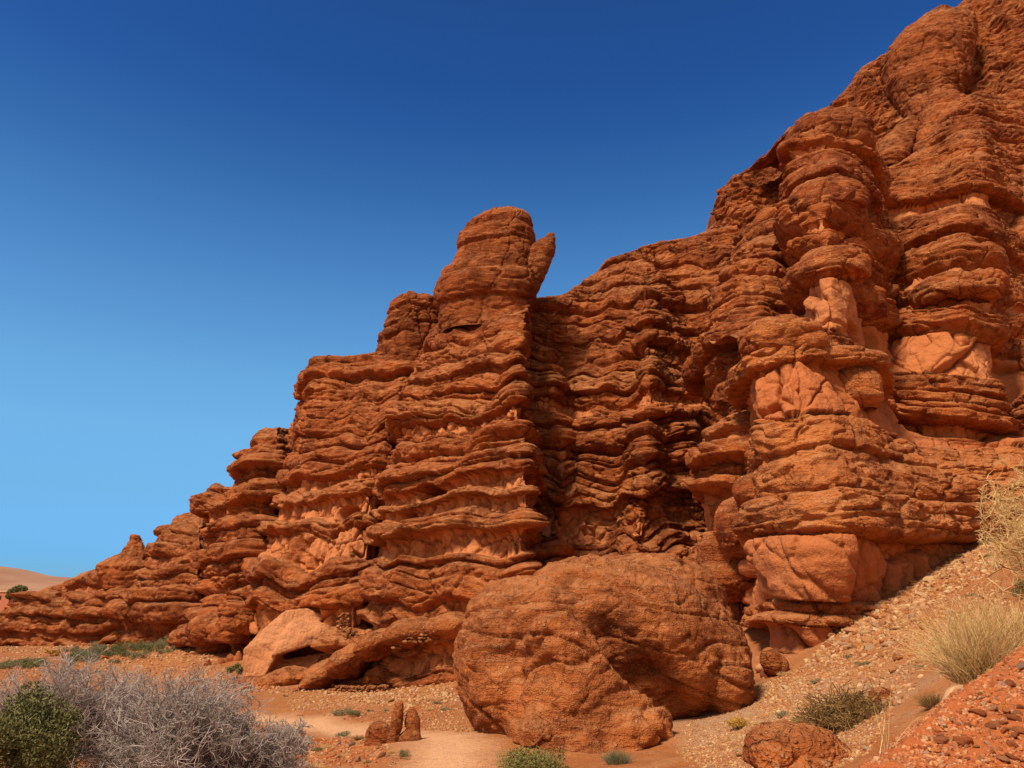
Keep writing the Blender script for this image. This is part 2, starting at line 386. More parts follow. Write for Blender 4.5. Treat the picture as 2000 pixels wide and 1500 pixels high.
def ring(name, levels, mat, parent=None, ratio=0.9, seed=1, step=0.05, spec=(), amp=1.0, rough=1.0, lean=(0, 0), power=2.3, low=0.3, cap=True, **kw):
    """a free-standing mass from horizontal rings: levels (py, xL, xR, Y) from bottom to top"""
    lv = []
    for l in levels:
        py, xl, xr, Y = l[:4]
        a = np.array(at(xl, py, Y)); b = np.array(at(xr, py, Y)); c = (a+b)/2; hw = (b[0]-a[0])/2
        rt = l[4] if len(l) > 4 else ratio
        lv.append((c[2], c[0], c[1], hw, hw*rt))
    lv = np.array(sorted(lv))
    if cap:
        l = lv[-1].copy(); lv = np.vstack([lv, [l[0]+0.10*l[3], l[1], l[2], l[3]*0.55, l[4]*0.55], [l[0]+0.13*l[3], l[1], l[2], 0.001, 0.001]])
    H = lv[-1, 0]-lv[0, 0]; s = np.concatenate([[0], np.cumsum(np.hypot(np.diff(lv[:, 0]), np.diff(lv[:, 3])))])
    nv = max(12, int(s[-1]/step)); q = pchip(s, lv, np.linspace(0, s[-1], nv))
    nu = max(24, int(2*math.pi*lv[:, 3].max()/step)); th = np.linspace(0, 2*math.pi, nu, endpoint=False)
    ct, st = np.cos(th), np.sin(th); e_ = 2/power
    cx = np.sign(ct)*abs(ct)**e_; sy = np.sign(st)*abs(st)**e_
    S = np.zeros((nu, nv, 3))
    S[..., 0] = q[:, 1]+cx[:, None]*q[:, 3]; S[..., 1] = q[:, 2]+sy[:, None]*q[:, 4]; S[..., 2] = q[:, 0]
    Sp = np.concatenate([S[-1:], S, S[:1]], 0)
    du = (Sp[2:]-Sp[:-2]); dv = np.gradient(S, axis=1); n = np.cross(du, dv)
    n /= np.linalg.norm(n, axis=2)[..., None]+1e-9
    n[:, -2:] = (0, 0, 1)
    z0 = lv[0, 0]
    def zfun(py): return np.array(at(0.5*(levels[0][1]+levels[0][2]), py, levels[0][3]))[2]
    beds = bedlist(z0, lv[-1, 0], list(spec), seed, zfun)
    U = np.broadcast_to((th*lv[:, 3].max())[:, None], (nu, nv))
    d, mud, tone = strata(S, U, beds, seed*3.7, amp=amp, rough=rough, **kw)
    d = d-d.mean()
    # small masses get gentler weathering
    k = min(1.0, lv[:, 3].max()/2.2)
    P = S+n*(d*k)[..., None]
    P[:, -1] = P[:, -1].mean(0)
    return place(name, P, grid_faces(nu, nv, True), mat, parent, attrs={'mud': mud, 'tone': tone})

# ------------------------------------------------------------------ ground
GP = [  # photo pixel and distance of points on the ground
 (950,1470,11.5),(850,1500,11),(700,1420,17),(560,1410,18.5),(900,1440,12.5),(830,1322,29),(640,1340,29.5),(430,1325,33),(480,1350,26),(760,1380,20),
 (240,1258,56),(100,1262,60),(0,1262,62),(-300,1262,75),(380,1242,45),(300,1262,47),(200,1290,40),(120,1300,36),(0,1310,34),(400,1290,37),(0,1420,17),(300,1500,12.5),(560,1500,12.5),
 (50,1290,42),(-200,1500,12),(1100,1500,11),(1200,1492,11.3),(1320,1460,12.2),(1400,1408,13.8),(1475,1380,14),(1480,1295,18.5),(1560,1282,17.6),(1640,1235,17.6),(1720,1178,18.2),
 (1790,1138,19.0),(1860,1098,19.8),(1940,1062,20.8),(2050,1030,22),(2300,960,24),(1550,1340,14),(1650,1300,14.5),(1750,1250,14.5),(1850,1190,15),(1950,1140,15.5),(2100,1070,16),(1600,1400,10.5),(1700,1400,9.2),
 (1560,1510,7.4),(1650,1470,7.6),(1450,1500,8.8),(1780,1375,8.6),(1860,1310,8.8),(1950,1250,9.2),(2100,1180,9.8),
 (1300,1500,10.2),(1380,1120,31),(1150,1150,33),(1050,1200,31),(1400,1300,20),(1440,1220,23.5),(900,1330,27)]
GW = [  # points given directly (x, y, z)
 (0,0,-1.65),(-3,2,-1.75),(-8,6,-2.2),(0,5,-1.75),(3,-4,-1.2),(-12,-5,-2.4),(8,0,1.2),(-3,8,-2.15),(-30,20,-2.8),(-50,40,-3),(-80,70,-3.2),(-110,110,-3.5),(-90,20,-3.2),(-40,0,-3),
 (0,-30,-2),(40,-20,6),(-150,150,-4),(-60,110,-3.2),(-20,100,0),(20,60,4),(50,40,12),(60,80,10),(100,0,15),(-40,-60,-3),(30,10,9),(-80,160,-4),(0,160,0)]
gp = np.array([at(*p) for p in GP]+GW)
def _tps(r): return np.where(r > 0, r*r*np.log(np.maximum(r, 1e-6)), 0)
gn = len(gp); sc_ = 30.0
A = _tps(np.hypot(gp[:, None, 0]-gp[None, :, 0], gp[:, None, 1]-gp[None, :, 1])/sc_)+np.eye(gn)*2e-4
Pm = np.c_[np.ones(gn), gp[:, :2]/sc_]
SOL = np.linalg.solve(np.block([[A, Pm], [Pm.T, np.zeros((3, 3))]]), np.r_[gp[:, 2], 0, 0, 0])
# the near bank of red rubble: a ridge that rises on the right beside the viewer
BANK = np.array([at(*p) for p in [(1640,1560,4.6),(1700,1500,5.0),(1780,1435,5.3),(1850,1375,5.6),(1925,1318,5.9),(2000,1268,6.2),(2100,1210,6.5),(2300,1120,7.2)]])
def ground_z(x, y, detail=True):
    x = np.asarray(x, float); y = np.asarray(y, float); sh = x.shape; xf, yf = x.ravel(), y.ravel()
    z = np.zeros(xf.shape)
    for a in range(0, len(xf), 60000):
        s = slice(a, a+60000)
        r = np.hypot(xf[s, None]-gp[None, :, 0], yf[s, None]-gp[None, :, 1])/sc_
        z[s] = _tps(r)@SOL[:gn]+SOL[gn]+SOL[gn+1]*xf[s]/sc_+SOL[gn+2]*yf[s]/sc_
    rr = np.hypot(xf, yf-40); k = np.clip((rr-110)/80, 0, 1); z = z*(1-k)+(-4.0)*k
    # bank
    bz = np.full(xf.shape, -99.0); near = (xf > 0.5) & (xf < 14) & (yf > 0) & (yf < 12)
    if near.any():
        xn, yn = xf[near], yf[near]; best = np.full(xn.shape, 99.0); hz = np.zeros(xn.shape); side = np.zeros(xn.shape)
        for a, b in zip(BANK[:-1], BANK[1:]):
            ab = b[:2]-a[:2]; t = np.clip(((xn-a[0])*ab[0]+(yn-a[1])*ab[1])/(ab@ab), 0, 1)
            dx = xn-a[0]-t*ab[0]; dy = yn-a[1]-t*ab[1]; d = np.hypot(dx, dy); m = d < best
            best = np.where(m, d, best); hz = np.where(m, a[2]+t*(b[2]-a[2]), hz); side = np.where(m, np.sign(dy*ab[0]-dx*ab[1]), side)
        # a short steep far side, a long gentle side towards the viewer
        bz[near] = hz-np.where(side > 0, best*0.7, best*0.28+0.02*best**2)
    z2 = np.maximum(z, bz); bank = np.clip((bz-z)/0.12+0.3, 0, 1)
    if detail:
        far = np.clip(1-rr/160, 0.0, 1)
        z2 = z2+0.20*fbm(xf*0.25, yf*0.25, xf*0+3.3, 3)*far*np.clip(np.hypot(xf, yf)/14, 0.15, 1)+0.035*fbm(xf*1.7, yf*1.7, xf*0+1.3, 4)
        z2 = z2+bank*0.05*fbm(xf*3.1, yf*3.1, xf*0+8.3, 3)
    return z2.reshape(sh), bank.reshape(sh)
def gz(x, y): return float(ground_z(np.array([x]), np.array([y]))[0][0])
def on_ground(px, py, Y0=None):
    """where the line of sight through a photo pixel first meets the ground"""
    Ys = np.geomspace(3.0, 90, 500); q = np.array([at(px, py, Y) for Y in Ys]); g = ground_z(q[:, 0], q[:, 1])[0]
    below = np.nonzero(q[:, 2] < g)[0]
    k = below[0] if len(below) else len(Ys)-1
    return np.array([q[k, 0], q[k, 1], g[k]])

PATH = np.array([at(*p)[:2] for p in [(-200,1372,24),(200,1385,21.5),(500,1398,19.5),(620,1413,17.8),(760,1425,16.2),(860,1440,13.6),(880,1480,11.6),(850,1530,10),(700,1650,7.5)]])
def seg_dist(x, y, line):
    best = np.full(np.shape(x), 1e9)
    for a, b in zip(line[:-1], line[1:]):
        ab = b-a; t = np.clip(((x-a[0])*ab[0]+(y-a[1])*ab[1])/(ab@ab), 0, 1)
        best = np.minimum(best, np.hypot(x-a[0]-t*ab[0], y-a[1]-t*ab[1]))
    return best
ASH = np.array(at(1500, 1375, 12.6)[:2])
def build_ground():
    rad = np.concatenate([[0.0], np.geomspace(0.4, 4, 60, endpoint=False), np.geomspace(4, 70, 760, endpoint=False), np.geomspace(70, 4000, 70)])
    front = np.linspace(R(-48), R(48), 1250); backa = np.linspace(R(48), R(312), 90)[1:-1]
    th = np.concatenate([front, backa]); nu, nv = len(th), len(rad)
    X = np.sin(th)[:, None]*rad[None]; Y = np.cos(th)[:, None]*rad[None]
    Z, bank = ground_z(X, Y)
    pd = seg_dist(X, Y, PATH); wob = 0.35*fbm(X*0.8, Y*0.8, X*0, 2)
    path = np.clip(1.25-(pd+wob)/0.75, 0, 1)
    Z = Z-0.05*path
    ash = np.clip(1.25-np.hypot((X-ASH[0]), (Y-ASH[1])*0.40)/1.7+0.6*fbm(X*1.2, Y*1.2, X*0+2, 3), 0, 1)
    V = np.stack([X, Y, Z], -1)
    me = mesh_np('ground', V, grid_faces(nu, nv, True), True, {'path': path, 'bank': bank, 'ash': ash})
    o = bpy.data.objects.new('ground', me); COL.objects.link(o); tag(o, kind='structure', label='dry orange ground with a pale footpath worn across it')
    m, t, b = newmat('ground_earth', 0.95)
    v = N(t, 'ShaderNodeTexCoord').outputs['Object']
    big = ntex(t, v, 0.25, 4, 0.6); mid = ntex(t, v, 1.6, 5, 0.65); fine = ntex(t, v, 22, 4, 0.7)
    col = mixc(t, ramp_(t, big, 0.4, 0.62), (0.34, 0.104, 0.030), (0.41, 0.155, 0.050))
    col = mixc(t, ramp_(t, mid, 0.45, 0.72, 0, 0.7), col, (0.47, 0.215, 0.095))
    vs = vtex(t, v, 26); pk = N(t, 'ShaderNodeSeparateColor'); L(t, vs.outputs['Color'], pk.inputs[0])
    vl = vtex(t, v, 11); pl = N(t, 'ShaderNodeSeparateColor'); L(t, vl.outputs['Color'], pl.inputs[0])
    st = math_(t, 'MULTIPLY', ramp_(t, vs.outputs['Distance'], 0.42, 0.30), ramp_(t, pk.outputs[0], 0.55, 0.66))
    stl = math_(t, 'MULTIPLY', ramp_(t, vl.outputs['Distance'], 0.36, 0.28), ramp_(t, pl.outputs[0], 0.72, 0.80))
    stones = math_(t, 'MAXIMUM', st, stl)
    ap = N(t, 'ShaderNodeAttribute', attribute_name='path').outputs['Fac']
    ab = N(t, 'ShaderNodeAttribute', attribute_name='bank').outputs['Fac']
    aa = N(t, 'ShaderNodeAttribute', attribute_name='ash').outputs['Fac']
    dens = ramp_(t, mid, 0.40, 0.60, 0.35, 1.0)
    stm = math_(t, 'MULTIPLY', stones, dens); stm = math_(t, 'MULTIPLY', stm, math_(t, 'SUBTRACT', 1.0, math_(t, 'MULTIPLY', ap, 0.85)))
    scol = mixc(t, ramp_(t, pk.outputs[1], 0.2, 0.8), (0.38, 0.13, 0.05), (0.58, 0.33, 0.18))
    col = mixc(t, ramp_(t, aa, 0.2, 0.9, 0, 0.75), col, (0.40, 0.26, 0.155))
    col = mixc(t, ab, col, (0.42, 0.115, 0.034))
    col = mixc(t, math_(t, 'MULTIPLY', ap, 0.85), col, (0.66, 0.36, 0.19))
    col = mixc(t, stm, col, scol)
    col = mixc(t, ramp_(t, fine, 0.5, 0.3, 0, 0.4), col, (0.16, 0.045, 0.015))
    h = math_(t, 'ADD', math_(t, 'MULTIPLY', fine, 0.03), math_(t, 'MULTIPLY', stm, 0.035)); h = math_(t, 'ADD', h, math_(t, 'MULTIPLY', mid, 0.05))
    bp = N(t, 'ShaderNodeBump'); bp.inputs['Distance'].default_value = 1.0; bp.inputs['Strength'].default_value = 0.8
    L(t, h, bp.inputs['Height']); L(t, bp.outputs[0], b.inputs['Normal']); L(t, col, b.inputs['Base Color'])
    me.materials.append(m)
build_ground()

# ------------------------------------------------------------------ distant hill
def build_hill():
    xs = np.linspace(-650, 260, 240); d = np.linspace(0, 1, 60)
    V = np.zeros((240, 60, 3))
    hc = np.array([at(*p, 460) for p in [(-900,1088),(-300,1096),(0,1106),(40,1111),(80,1120),(120,1127),(155,1129),(400,1150),(1600,1165)]]); top = pchip(hc[:, 0], hc[:, 2], xs)
    for j, q in enumerate(d):
        V[:, j, 0] = xs; V[:, j, 1] = 330+q*260
        V[:, j, 2] = -6+(top+6)*np.sin(min(q*2, 1)*math.pi/2)*(1-max(0, q-0.5)*1.2)
    V[..., 2] += 0.8*fbm(V[..., 0]*0.02, V[..., 1]*0.02, V[..., 2]*0, 4)*np.clip(d*3, 0, 1)[None]
    m, t, b = newmat('hill_earth', 0.95)
    v = N(t, 'ShaderNodeTexCoord').outputs['Object']
    col = mixc(t, ramp_(t, ntex(t, v, 0.02, 5, 0.6), 0.4, 0.62), (0.30, 0.145, 0.085), (0.40, 0.215, 0.125)); L(t, col, b.inputs['Base Color'])
    o = place('hill', V, grid_faces(240, 60), m, origin=np.zeros(3)); tag(o, 'distant bare beige hill under the sky', kind='structure')
build_hill()

# ------------------------------------------------------------------ the cliff
def cliff_thing(name, loc, label, cat='rock formation'):
    return empty(name, loc, label, cat, 'eroded rock masses of the cliff')

# orange slope behind the far end of the cliff
A0 = [[(-160,1262,90),(-150,1212,92)],[(0,1262,86),(0,1196,88)],[(45,1262,82),(45,1166,84)],[(95,1262,80),(95,1149,82)],[(165,1262,76),(165,1121,79)],[(230,1262,72),(225,1100,76)]]
a0 = curtain('rock_slope', A0, [], 2, M_FRONT, seed=21, step=0.16, back=14, backslope=-0.25, rough=1.2, amp=1.0, modw=.1)
tag(a0, 'pale orange rubble slope at the far end of the cliff', 'rock slope')

A1 = [[(-150,1258,70),(-150,1205,72)],[(-10,1257,63),(-5,1225,63.5),(2,1200,65)],[(40,1257,61),(30,1210,61.5),(45,1168,64)],[(75,1256,60),(75,1205,60.5),(80,1157,63)],
      [(100,1256,59.5),(98,1200,60),(104,1158,62)],[(130,1256,59),(125,1195,60.5),(125,1150,63)],[(165,1256,57.5),(165,1190,58.5),(175,1122,61)],[(200,1254,57),(200,1180,57.5),(200,1095,60)],
      [(240,1250,56),(240,1170,57),(238,1086,60)],[(285,1250,57),(285,1170,58),(286,1090,61)],[(330,1250,58),(330,1150,60),(320,1080,63)]]
a1 = curtain('rock_outcrop', A1, [(1262,.5,0),(1248,.2,0),(1236,.7,0),(1215,.3,0),(1202,.8,0),(1185,.4,0),(1172,.9,0),(1160,.1,1),(1150,.8,0),(1130,.5,0),(1118,.9,0),(1102,.4,0)], 5, M_TOP, seed=5, step=0.09, dip=(0.03, 0), back=8)
o1 = cliff_thing('rock_outcrop_mass', a1.location.copy(), 'low dark red outcrop at the far end of the cliff with a thumb-shaped spike')
o1.name = 'low_rock_outcrop'; a1.name = 'rock_face'; a1.location = (0, 0, 0); a1.parent = o1
ring('rock_spike', [(1150,205,300,58),(1108,196,300,58),(1092,214,290,58.2),(1078,238,285,58.3),(1066,248,279,58.4),(1054,254,274,58.5),(1046,258,270,58.5)], M_TOP, parent=o1, ratio=0.8, seed=3, step=0.08, amp=.2, lam=.4, ribs=.2)

def mass(name, label, *parts):
    """the parts' own origins stay; they hang under one empty at the base of the first"""
    b = parts[0]; me_lo = b.location.copy()
    r = cliff_thing(name, me_lo, label)
    for p in parts:
        p.location = p.location-me_lo; p.parent = r
    return r

B = [[(225,1238,57),(228,1175,57),(270,1130,59),(290,1088,61)],[(238,1238,52.5),(230,1190,51.5),(262,1150,53),(292,1100,55),(302,1058,57)],[(275,1240,50),(270,1190,49.5),(300,1120,51),(315,1060,53),(322,1030,56)],
     [(322,1242,48.5),(312,1190,48),(332,1110,49),(335,1050,51),(345,1008,54)],[(355,1245,47.5),(345,1180,47),(360,1100,48),(360,1040,50.5),(372,1002,54)],[(390,1250,46.5),(385,1150,46.5),(390,1080,47.5),(388,1030,50),(390,995,54)],
     [(440,1250,49),(425,1150,49),(430,1080,50),(420,1030,52),(412,990,55)]]
mass('domed_rock_mass', 'dark domed rock mass between the low far outcrop and the stepped buttress',
     curtain('rock_face', B, [(1250,.1,1),(1222,1.0,0),(1180,.8,0),(1150,.3,0),(1128,.7,0),(1110,.4,0),(1085,.7,0),(1060,.4,0),(1040,.6,0)], 3, M_TOP, seed=8, step=0.07, dip=(-0.02, 0), back=8))

D = [[(395,1245,48),(400,1100,48),(403,1010,49),(404,985,51),(410,958,52)],[(392,1300,42),(392,1240,40.8),(398,1170,40.8),(403,1100,41.5),(405,1040,42.5),(401,985,43),(412,953,44.5)],
     [(440,1300,38.8),(428,1240,38.2),(436,1160,38.8),(440,1080,39.8),(440,1000,40.5),(445,952,42.5)],[(470,1300,38),(458,1220,37.3),(470,1150,37.9),(475,1060,39),(470,980,40.2),(463,930,41.5),(468,908,44)],
     [(495,1300,38.2),(490,1220,37.6),(505,1120,38.4),(510,1020,39.3),(505,930,40.5),(492,878,42),(505,840,44.5)],[(510,1300,39),(505,1200,39),(530,1100,39.2),(545,1000,40.3),(545,900,41.6),(540,838,44)],
     [(530,1290,42),(520,1180,42),(545,1080,42.5),(560,980,43.2),(575,900,43.8),(580,842,46)],[(560,1290,46),(560,1180,46),(575,1080,46.5),(590,980,47),(600,900,48),(610,850,50)]]
mass('stepped_buttress', 'stepped red buttress with square blocks on its crest',
     curtain('rock_face', D, [(1300,.1,1),(1268,1.1,0),(1225,.9,0),(1190,.3,0),(1165,.6,0),(1130,.4,0),(1100,.7,0),(1060,.25,0),(1035,.5,0),(1010,.15,1),(990,.8,0),(950,.25,0),(930,.9,0),(895,.2,0),(885,.7,0),(862,.5,0)], 3, M_ROCK, seed=13, step=0.06,
             dip=(-0.01, 0), back=7))

E = [[(485,1290,41),(500,1100,41),(545,980,42),(575,880,43),(588,790,44),(592,735,45)],[(478,1300,37.5),(486,1190,35.6),(512,1095,36.2),(556,1000,37),(582,900,38.2),(602,850,39),(612,790,39.8),(604,755,40.2),(606,725,41),(618,709,42)],
     [(520,1320,34.8),(520,1190,34.3),(545,1100,35),(580,1000,35.8),(605,900,36.9),(620,800,38.3),(618,740,39.3),(622,701,41.8)],[(580,1322,33.6),(580,1190,33.2),(605,1100,33.8),(635,1000,34.8),(665,900,35.9),(672,800,37.5),(655,740,38.8),(645,697,41)],
     [(650,1325,32.5),(650,1190,32.2),(680,1090,32.9),(705,1000,33.8),(728,900,35),(735,800,36.6),(715,740,38.2),(690,700,40.8)],[(705,1330,32),(695,1200,31.8),(722,1090,33),(738,1000,34),(768,880,35.7),(785,800,37),(772,730,38.6),(738,690,41)],
     [(760,1300,36),(755,1180,36.5),(765,1000,37.5),(795,880,38.5),(830,780,39.5),(835,700,40.5),(825,650,43)],[(820,1300,40),(820,1180,40),(830,1000,40),(850,880,40),(870,780,41),(870,700,42),(865,640,44)]]
eb = [(1325,.15,0),(1272,-.75,1),(1248,.15,1),(1190,1.0,0),(1150,.35,0),(1135,.75,0),(1095,.2,1),(1040,.65,0),(1012,.05,1),(976,.6,0),(947,.1,1),(930,.6,0),(900,.65,0),(868,.3,0),(842,.5,0),(780,.25,0),(745,.7,0)]
mass('round_topped_buttress', 'broad banded buttress with a round shoulder and a pale slab at its foot',
     curtain('rock_face', E, eb, 3, M_ROCK, seed=17, step=0.05, back=7, pil=0.45, keep=.3, ribs=.9, amp=.85, drape=1.2, modmin=.5, modw=.2, holes=[(664,996,33.6,.5,.36,2.8)]))

Fc = [[(720,1320,36),(715,1180,36),(740,1050,37),(750,950,38),(775,860,39),(795,770,39.5),(838,700,40),(858,640,42)],[(612,1337,29.8),(660,1245,30.6),(735,1170,31),(738,1080,31.2),(748,1010,31.6),(765,930,32.2),(785,860,33),(800,790,34),(845,715,35.3),(862,630,38)],
      [(680,1335,29),(712,1245,29.8),(762,1170,30.2),(765,1080,30.5),(775,1010,30.9),(795,930,31.4),(806,860,32.3),(822,790,33.4),(858,715,34.7),(872,628,37.5)],
      [(780,1328,27.9),(800,1240,28.6),(820,1160,29.2),(822,1080,29.6),(830,1000,30.1),(845,900,30.9),(862,800,32.4),(882,720,34),(892,625,37)],
      [(880,1322,27),(885,1240,27.4),(900,1140,28.2),(900,1060,28.7),(905,980,29.1),(912,890,30),(920,800,31.5),(928,720,33),(935,640,35),(940,610,37)],
      [(1000,1320,26),(995,1240,26.5),(975,1100,27.3),(980,1050,27.7),(982,960,28.2),(984,870,29.1),(988,790,30.3),(985,710,31.5),(990,640,33.3),(1000,600,36)],
      [(1042,1320,26),(1038,1240,26.3),(1020,1090,27),(1028,1010,27.3),(1026,930,27.8),(1020,850,28.8),(1008,780,30.1),(1008,700,31.2),(1020,640,32.8),(1030,597,35.5)],
      [(1090,1320,30),(1080,1240,30.5),(1036,1090,30.5),(1040,1010,30.5),(1036,930,31),(1024,850,31.7),(1014,780,32.8),(1016,700,33.8),(1028,640,35),(1034,598,37)],
      [(1095,1320,36),(1085,1240,36),(1036,1090,36),(1040,1010,36),(1038,930,36.5),(1028,850,37),(1018,780,38),(1018,700,38.5),(1030,640,39),(1036,598,40)]]
fb = [(1320,.0,1),(1278,.85,0),(1246,-.7,1),(1222,.25,0),(1190,1.0,0),(1112,.45,0),(1098,.0,1),(1054,1.0,0),(1014,.05,1),(992,.5,0),(978,.0,1),(952,.55,0),(930,.75,0),(905,.35,0),(890,.7,0),(852,.2,0),(842,.15,1),(824,.4,0),(812,.7,0),(776,.25,0),(764,.6,0),(736,.2,0),(727,.55,0),(705,.7,0),(672,.5,0),(640,.4,0)]
f1 = curtain('rock_face', Fc, fb, 4, M_ROCK, seed=29, step=0.042, back=6, pil=0.36, keep=.3, backslope=-0.1, ribs=1.0, amp=.85, drape=1.4, modmin=.55, modw=.2,
             holes=[(832,962,30.0,.46,.36,2.8),(789,1019,30.8,.38,.42,2.8),(752,1243,29.0,.75,.32,2.2),(1500,1500,30,.1,.1,0)])
f2 = ring('rock_tower', [(655,858,1034,36.5),(620,860,1034,36.5),(590,860,1040,36.5),(570,858,1045,36.5),(545,862,1045,36.6),(515,880,1040,36.7),(490,890,1040,36.8),(465,898,1042,36.9),(445,914,1037,37),(430,930,1034,37.1),(418,946,1027,37.2),(409,962,1010,37.3)],
          M_TOP, ratio=0.7, seed=31, step=0.05, amp=.22, lam=.3, ribs=.2, rough=.7, spec=[(655,.3,0),(600,.9,0),(545,.5,0),(480,.8,0),(448,.2,0),(440,.7,0)])
f3 = ring('rock_horn', [(620,1000,1034,36.3),(595,1000,1042,36.3),(575,1000,1050,36.3),(550,1005,1062,36.3),(525,1012,1073,36.3),(500,1024,1081,36.3),(484,1038,1083,36.3),(474,1050,1083,36.3),(464,1064,1082,36.3),(456,1074,1080,36.3)],
          M_TOP, ratio=0.8, seed=33, step=0.04, amp=.15, lam=.3, ribs=.2)
f4 = ring('rock_shoulder', [(760,690,880,41),(720,712,880,41),(690,734,875,41),(660,746,870,41),(630,752,866,41),(605,762,862,41),(588,772,858,41),(578,784,850,41),(573,798,838,41)], M_TOP, ratio=0.7, seed=37, step=0.055, amp=.3, lam=.4, ribs=.3,
          spec=[(700,.6,0),(665,.8,0),(640,.5,0),(610,.9,0)])
mass('tower_buttress', 'central buttress of thin wavy ledges crowned by a rock tower and a pointed horn', f1, f2, f3, f4)

G = [[(960,1130,34),(950,1000,36),(950,900,37),(950,800,38.3),(960,700,39.5),(985,640,40),(1000,590,41)],[(1046,1130,32.6),(1046,1000,34),(1042,900,35),(1032,800,36.5),(1030,700,37.8),(1034,640,38.6),(1038,590,39.6)],[(1080,1125,32.2),(1095,1000,33.2),(1098,900,34.2),(1080,800,35.8),(1070,700,37.2),(1072,640,38.2),(1070,584,40)],
     [(1110,1125,33.4),(1118,1000,34.2),(1118,900,35.4),(1108,800,37.2),(1105,700,38.6),(1110,620,39.8),(1112,570,41.2)],[(1165,1125,33.6),(1160,1000,34.4),(1160,900,34.8),(1155,800,36),(1160,700,37.8),(1165,620,39.6),(1150,540,42)],
     [(1210,1120,33),(1212,1000,33.3),(1215,930,33.6),(1215,850,34.8),(1220,780,36),(1215,700,37.5),(1215,600,39.5),(1200,508,42)],[(1240,1115,31),(1252,1000,31.2),(1258,930,31.6),(1262,850,32.6),(1270,780,33.8),(1265,700,35.3),(1262,620,37),(1258,540,39.5),(1252,478,42)],
     [(1290,1115,32),(1295,1000,32.3),(1300,930,32.8),(1300,850,34),(1305,780,35),(1300,700,36.6),(1298,600,38.8),(1300,530,40.5),(1295,472,42.3)],[(1350,1120,33),(1350,1000,33.6),(1348,900,34.4),(1344,800,35.6),(1345,700,37.4),(1335,600,40),(1325,520,41.5),(1332,467,42.8)],
     [(1385,1120,33),(1385,1000,34),(1382,900,34.8),(1382,800,35.8),(1385,700,37),(1385,600,38.6),(1380,520,40.3),(1380,453,42.5)],[(1440,1120,33),(1440,1000,34),(1440,900,35),(1440,800,36),(1440,700,37),(1440,600,38.6),(1440,520,40),(1440,440,42)]]
gb = [(1115,.7,0),(1088,.9,0),(1050,.2,0),(1036,.1,1),(1000,.1,1),(968,.9,0),(930,.3,0),(918,.8,0),(885,.5,0),(868,.9,0),(828,.35,0),(818,.75,0),(798,.2,0),(790,.0,1),(765,.5,0),(742,.8,0),(700,.4,0),(680,.8,0),(648,.3,0),(636,1.0,0),(604,.3,0),(590,.8,0),(566,.3,0),(550,.6,0),(530,.3,0),(515,.7,0)]
mass('recessed_cliff_wall', 'shadowed wall of scalloped ledges set back right of the towered buttress',
     curtain('rock_face', G, gb, 6, M_ROCK, seed=41, step=0.045, back=9, pil=0.32, backslope=0.05, amp=.75, ribs=1.0, drape=1.45, modmin=.5, modw=.2))

Hc = [[(1388,1180,31),(1388,1110,31),(1384,1000,32),(1388,900,33),(1398,800,34),(1390,720,34),(1400,640,34.5),(1415,560,36),(1440,480,38),(1470,425,41)],[(1350,1180,26.5),(1356,1120,26),(1380,1040,25.8),(1378,960,25.8),(1390,880,26.2),(1425,800,27),(1398,720,28),(1404,640,28.6),(1422,550,30.5),(1455,470,33.5),(1485,415,38)],
      [(1400,1180,24.2),(1400,1100,24.2),(1412,1000,24.3),(1412,920,24.6),(1425,860,25.2),(1450,790,25.9),(1425,720,26.7),(1430,640,27.4),(1448,550,29.3),(1478,465,32),(1505,405,37)],
      [(1450,1190,23.2),(1455,1060,23.2),(1462,960,23.5),(1468,880,24.1),(1478,800,24.9),(1470,720,25.8),(1480,640,26.6),(1498,550,28.6),(1515,465,31.2),(1530,395,36)],
      [(1520,1200,24.5),(1530,1060,24.5),(1540,880,25.5),(1545,720,27),(1545,640,27.8),(1545,550,29.5),(1548,465,32),(1555,390,36)],[(1600,1200,28),(1600,1060,28),(1600,880,29),(1600,720,30),(1600,640,31),(1590,550,32),(1590,465,34),(1590,385,38)]]
hb = [(1180,.8,0),(1100,.9,0),(1050,.05,1),(985,.1,1),(965,.9,0),(935,.2,0),(915,.9,0),(880,.15,1),(858,.8,0),(810,.5,0),(780,.3,0),(742,.8,0),(690,.9,0),(645,.8,0),(610,.5,0),(585,.8,0),(548,.5,0),(520,.8,0),(495,.3,0),(480,.7,0),(450,.5,0),(430,.7,0)]
mass('rounded_rock_ridge', 'rounded ridge of thick bulging beds left of the twin mushroom pillars',
     curtain('rock_face', Hc, hb, 2, M_ROCK, seed=47, step=0.042, back=9, backslope=0.15, block=True, ribs=.55, drape=.9, modmin=.45, modw=.2))

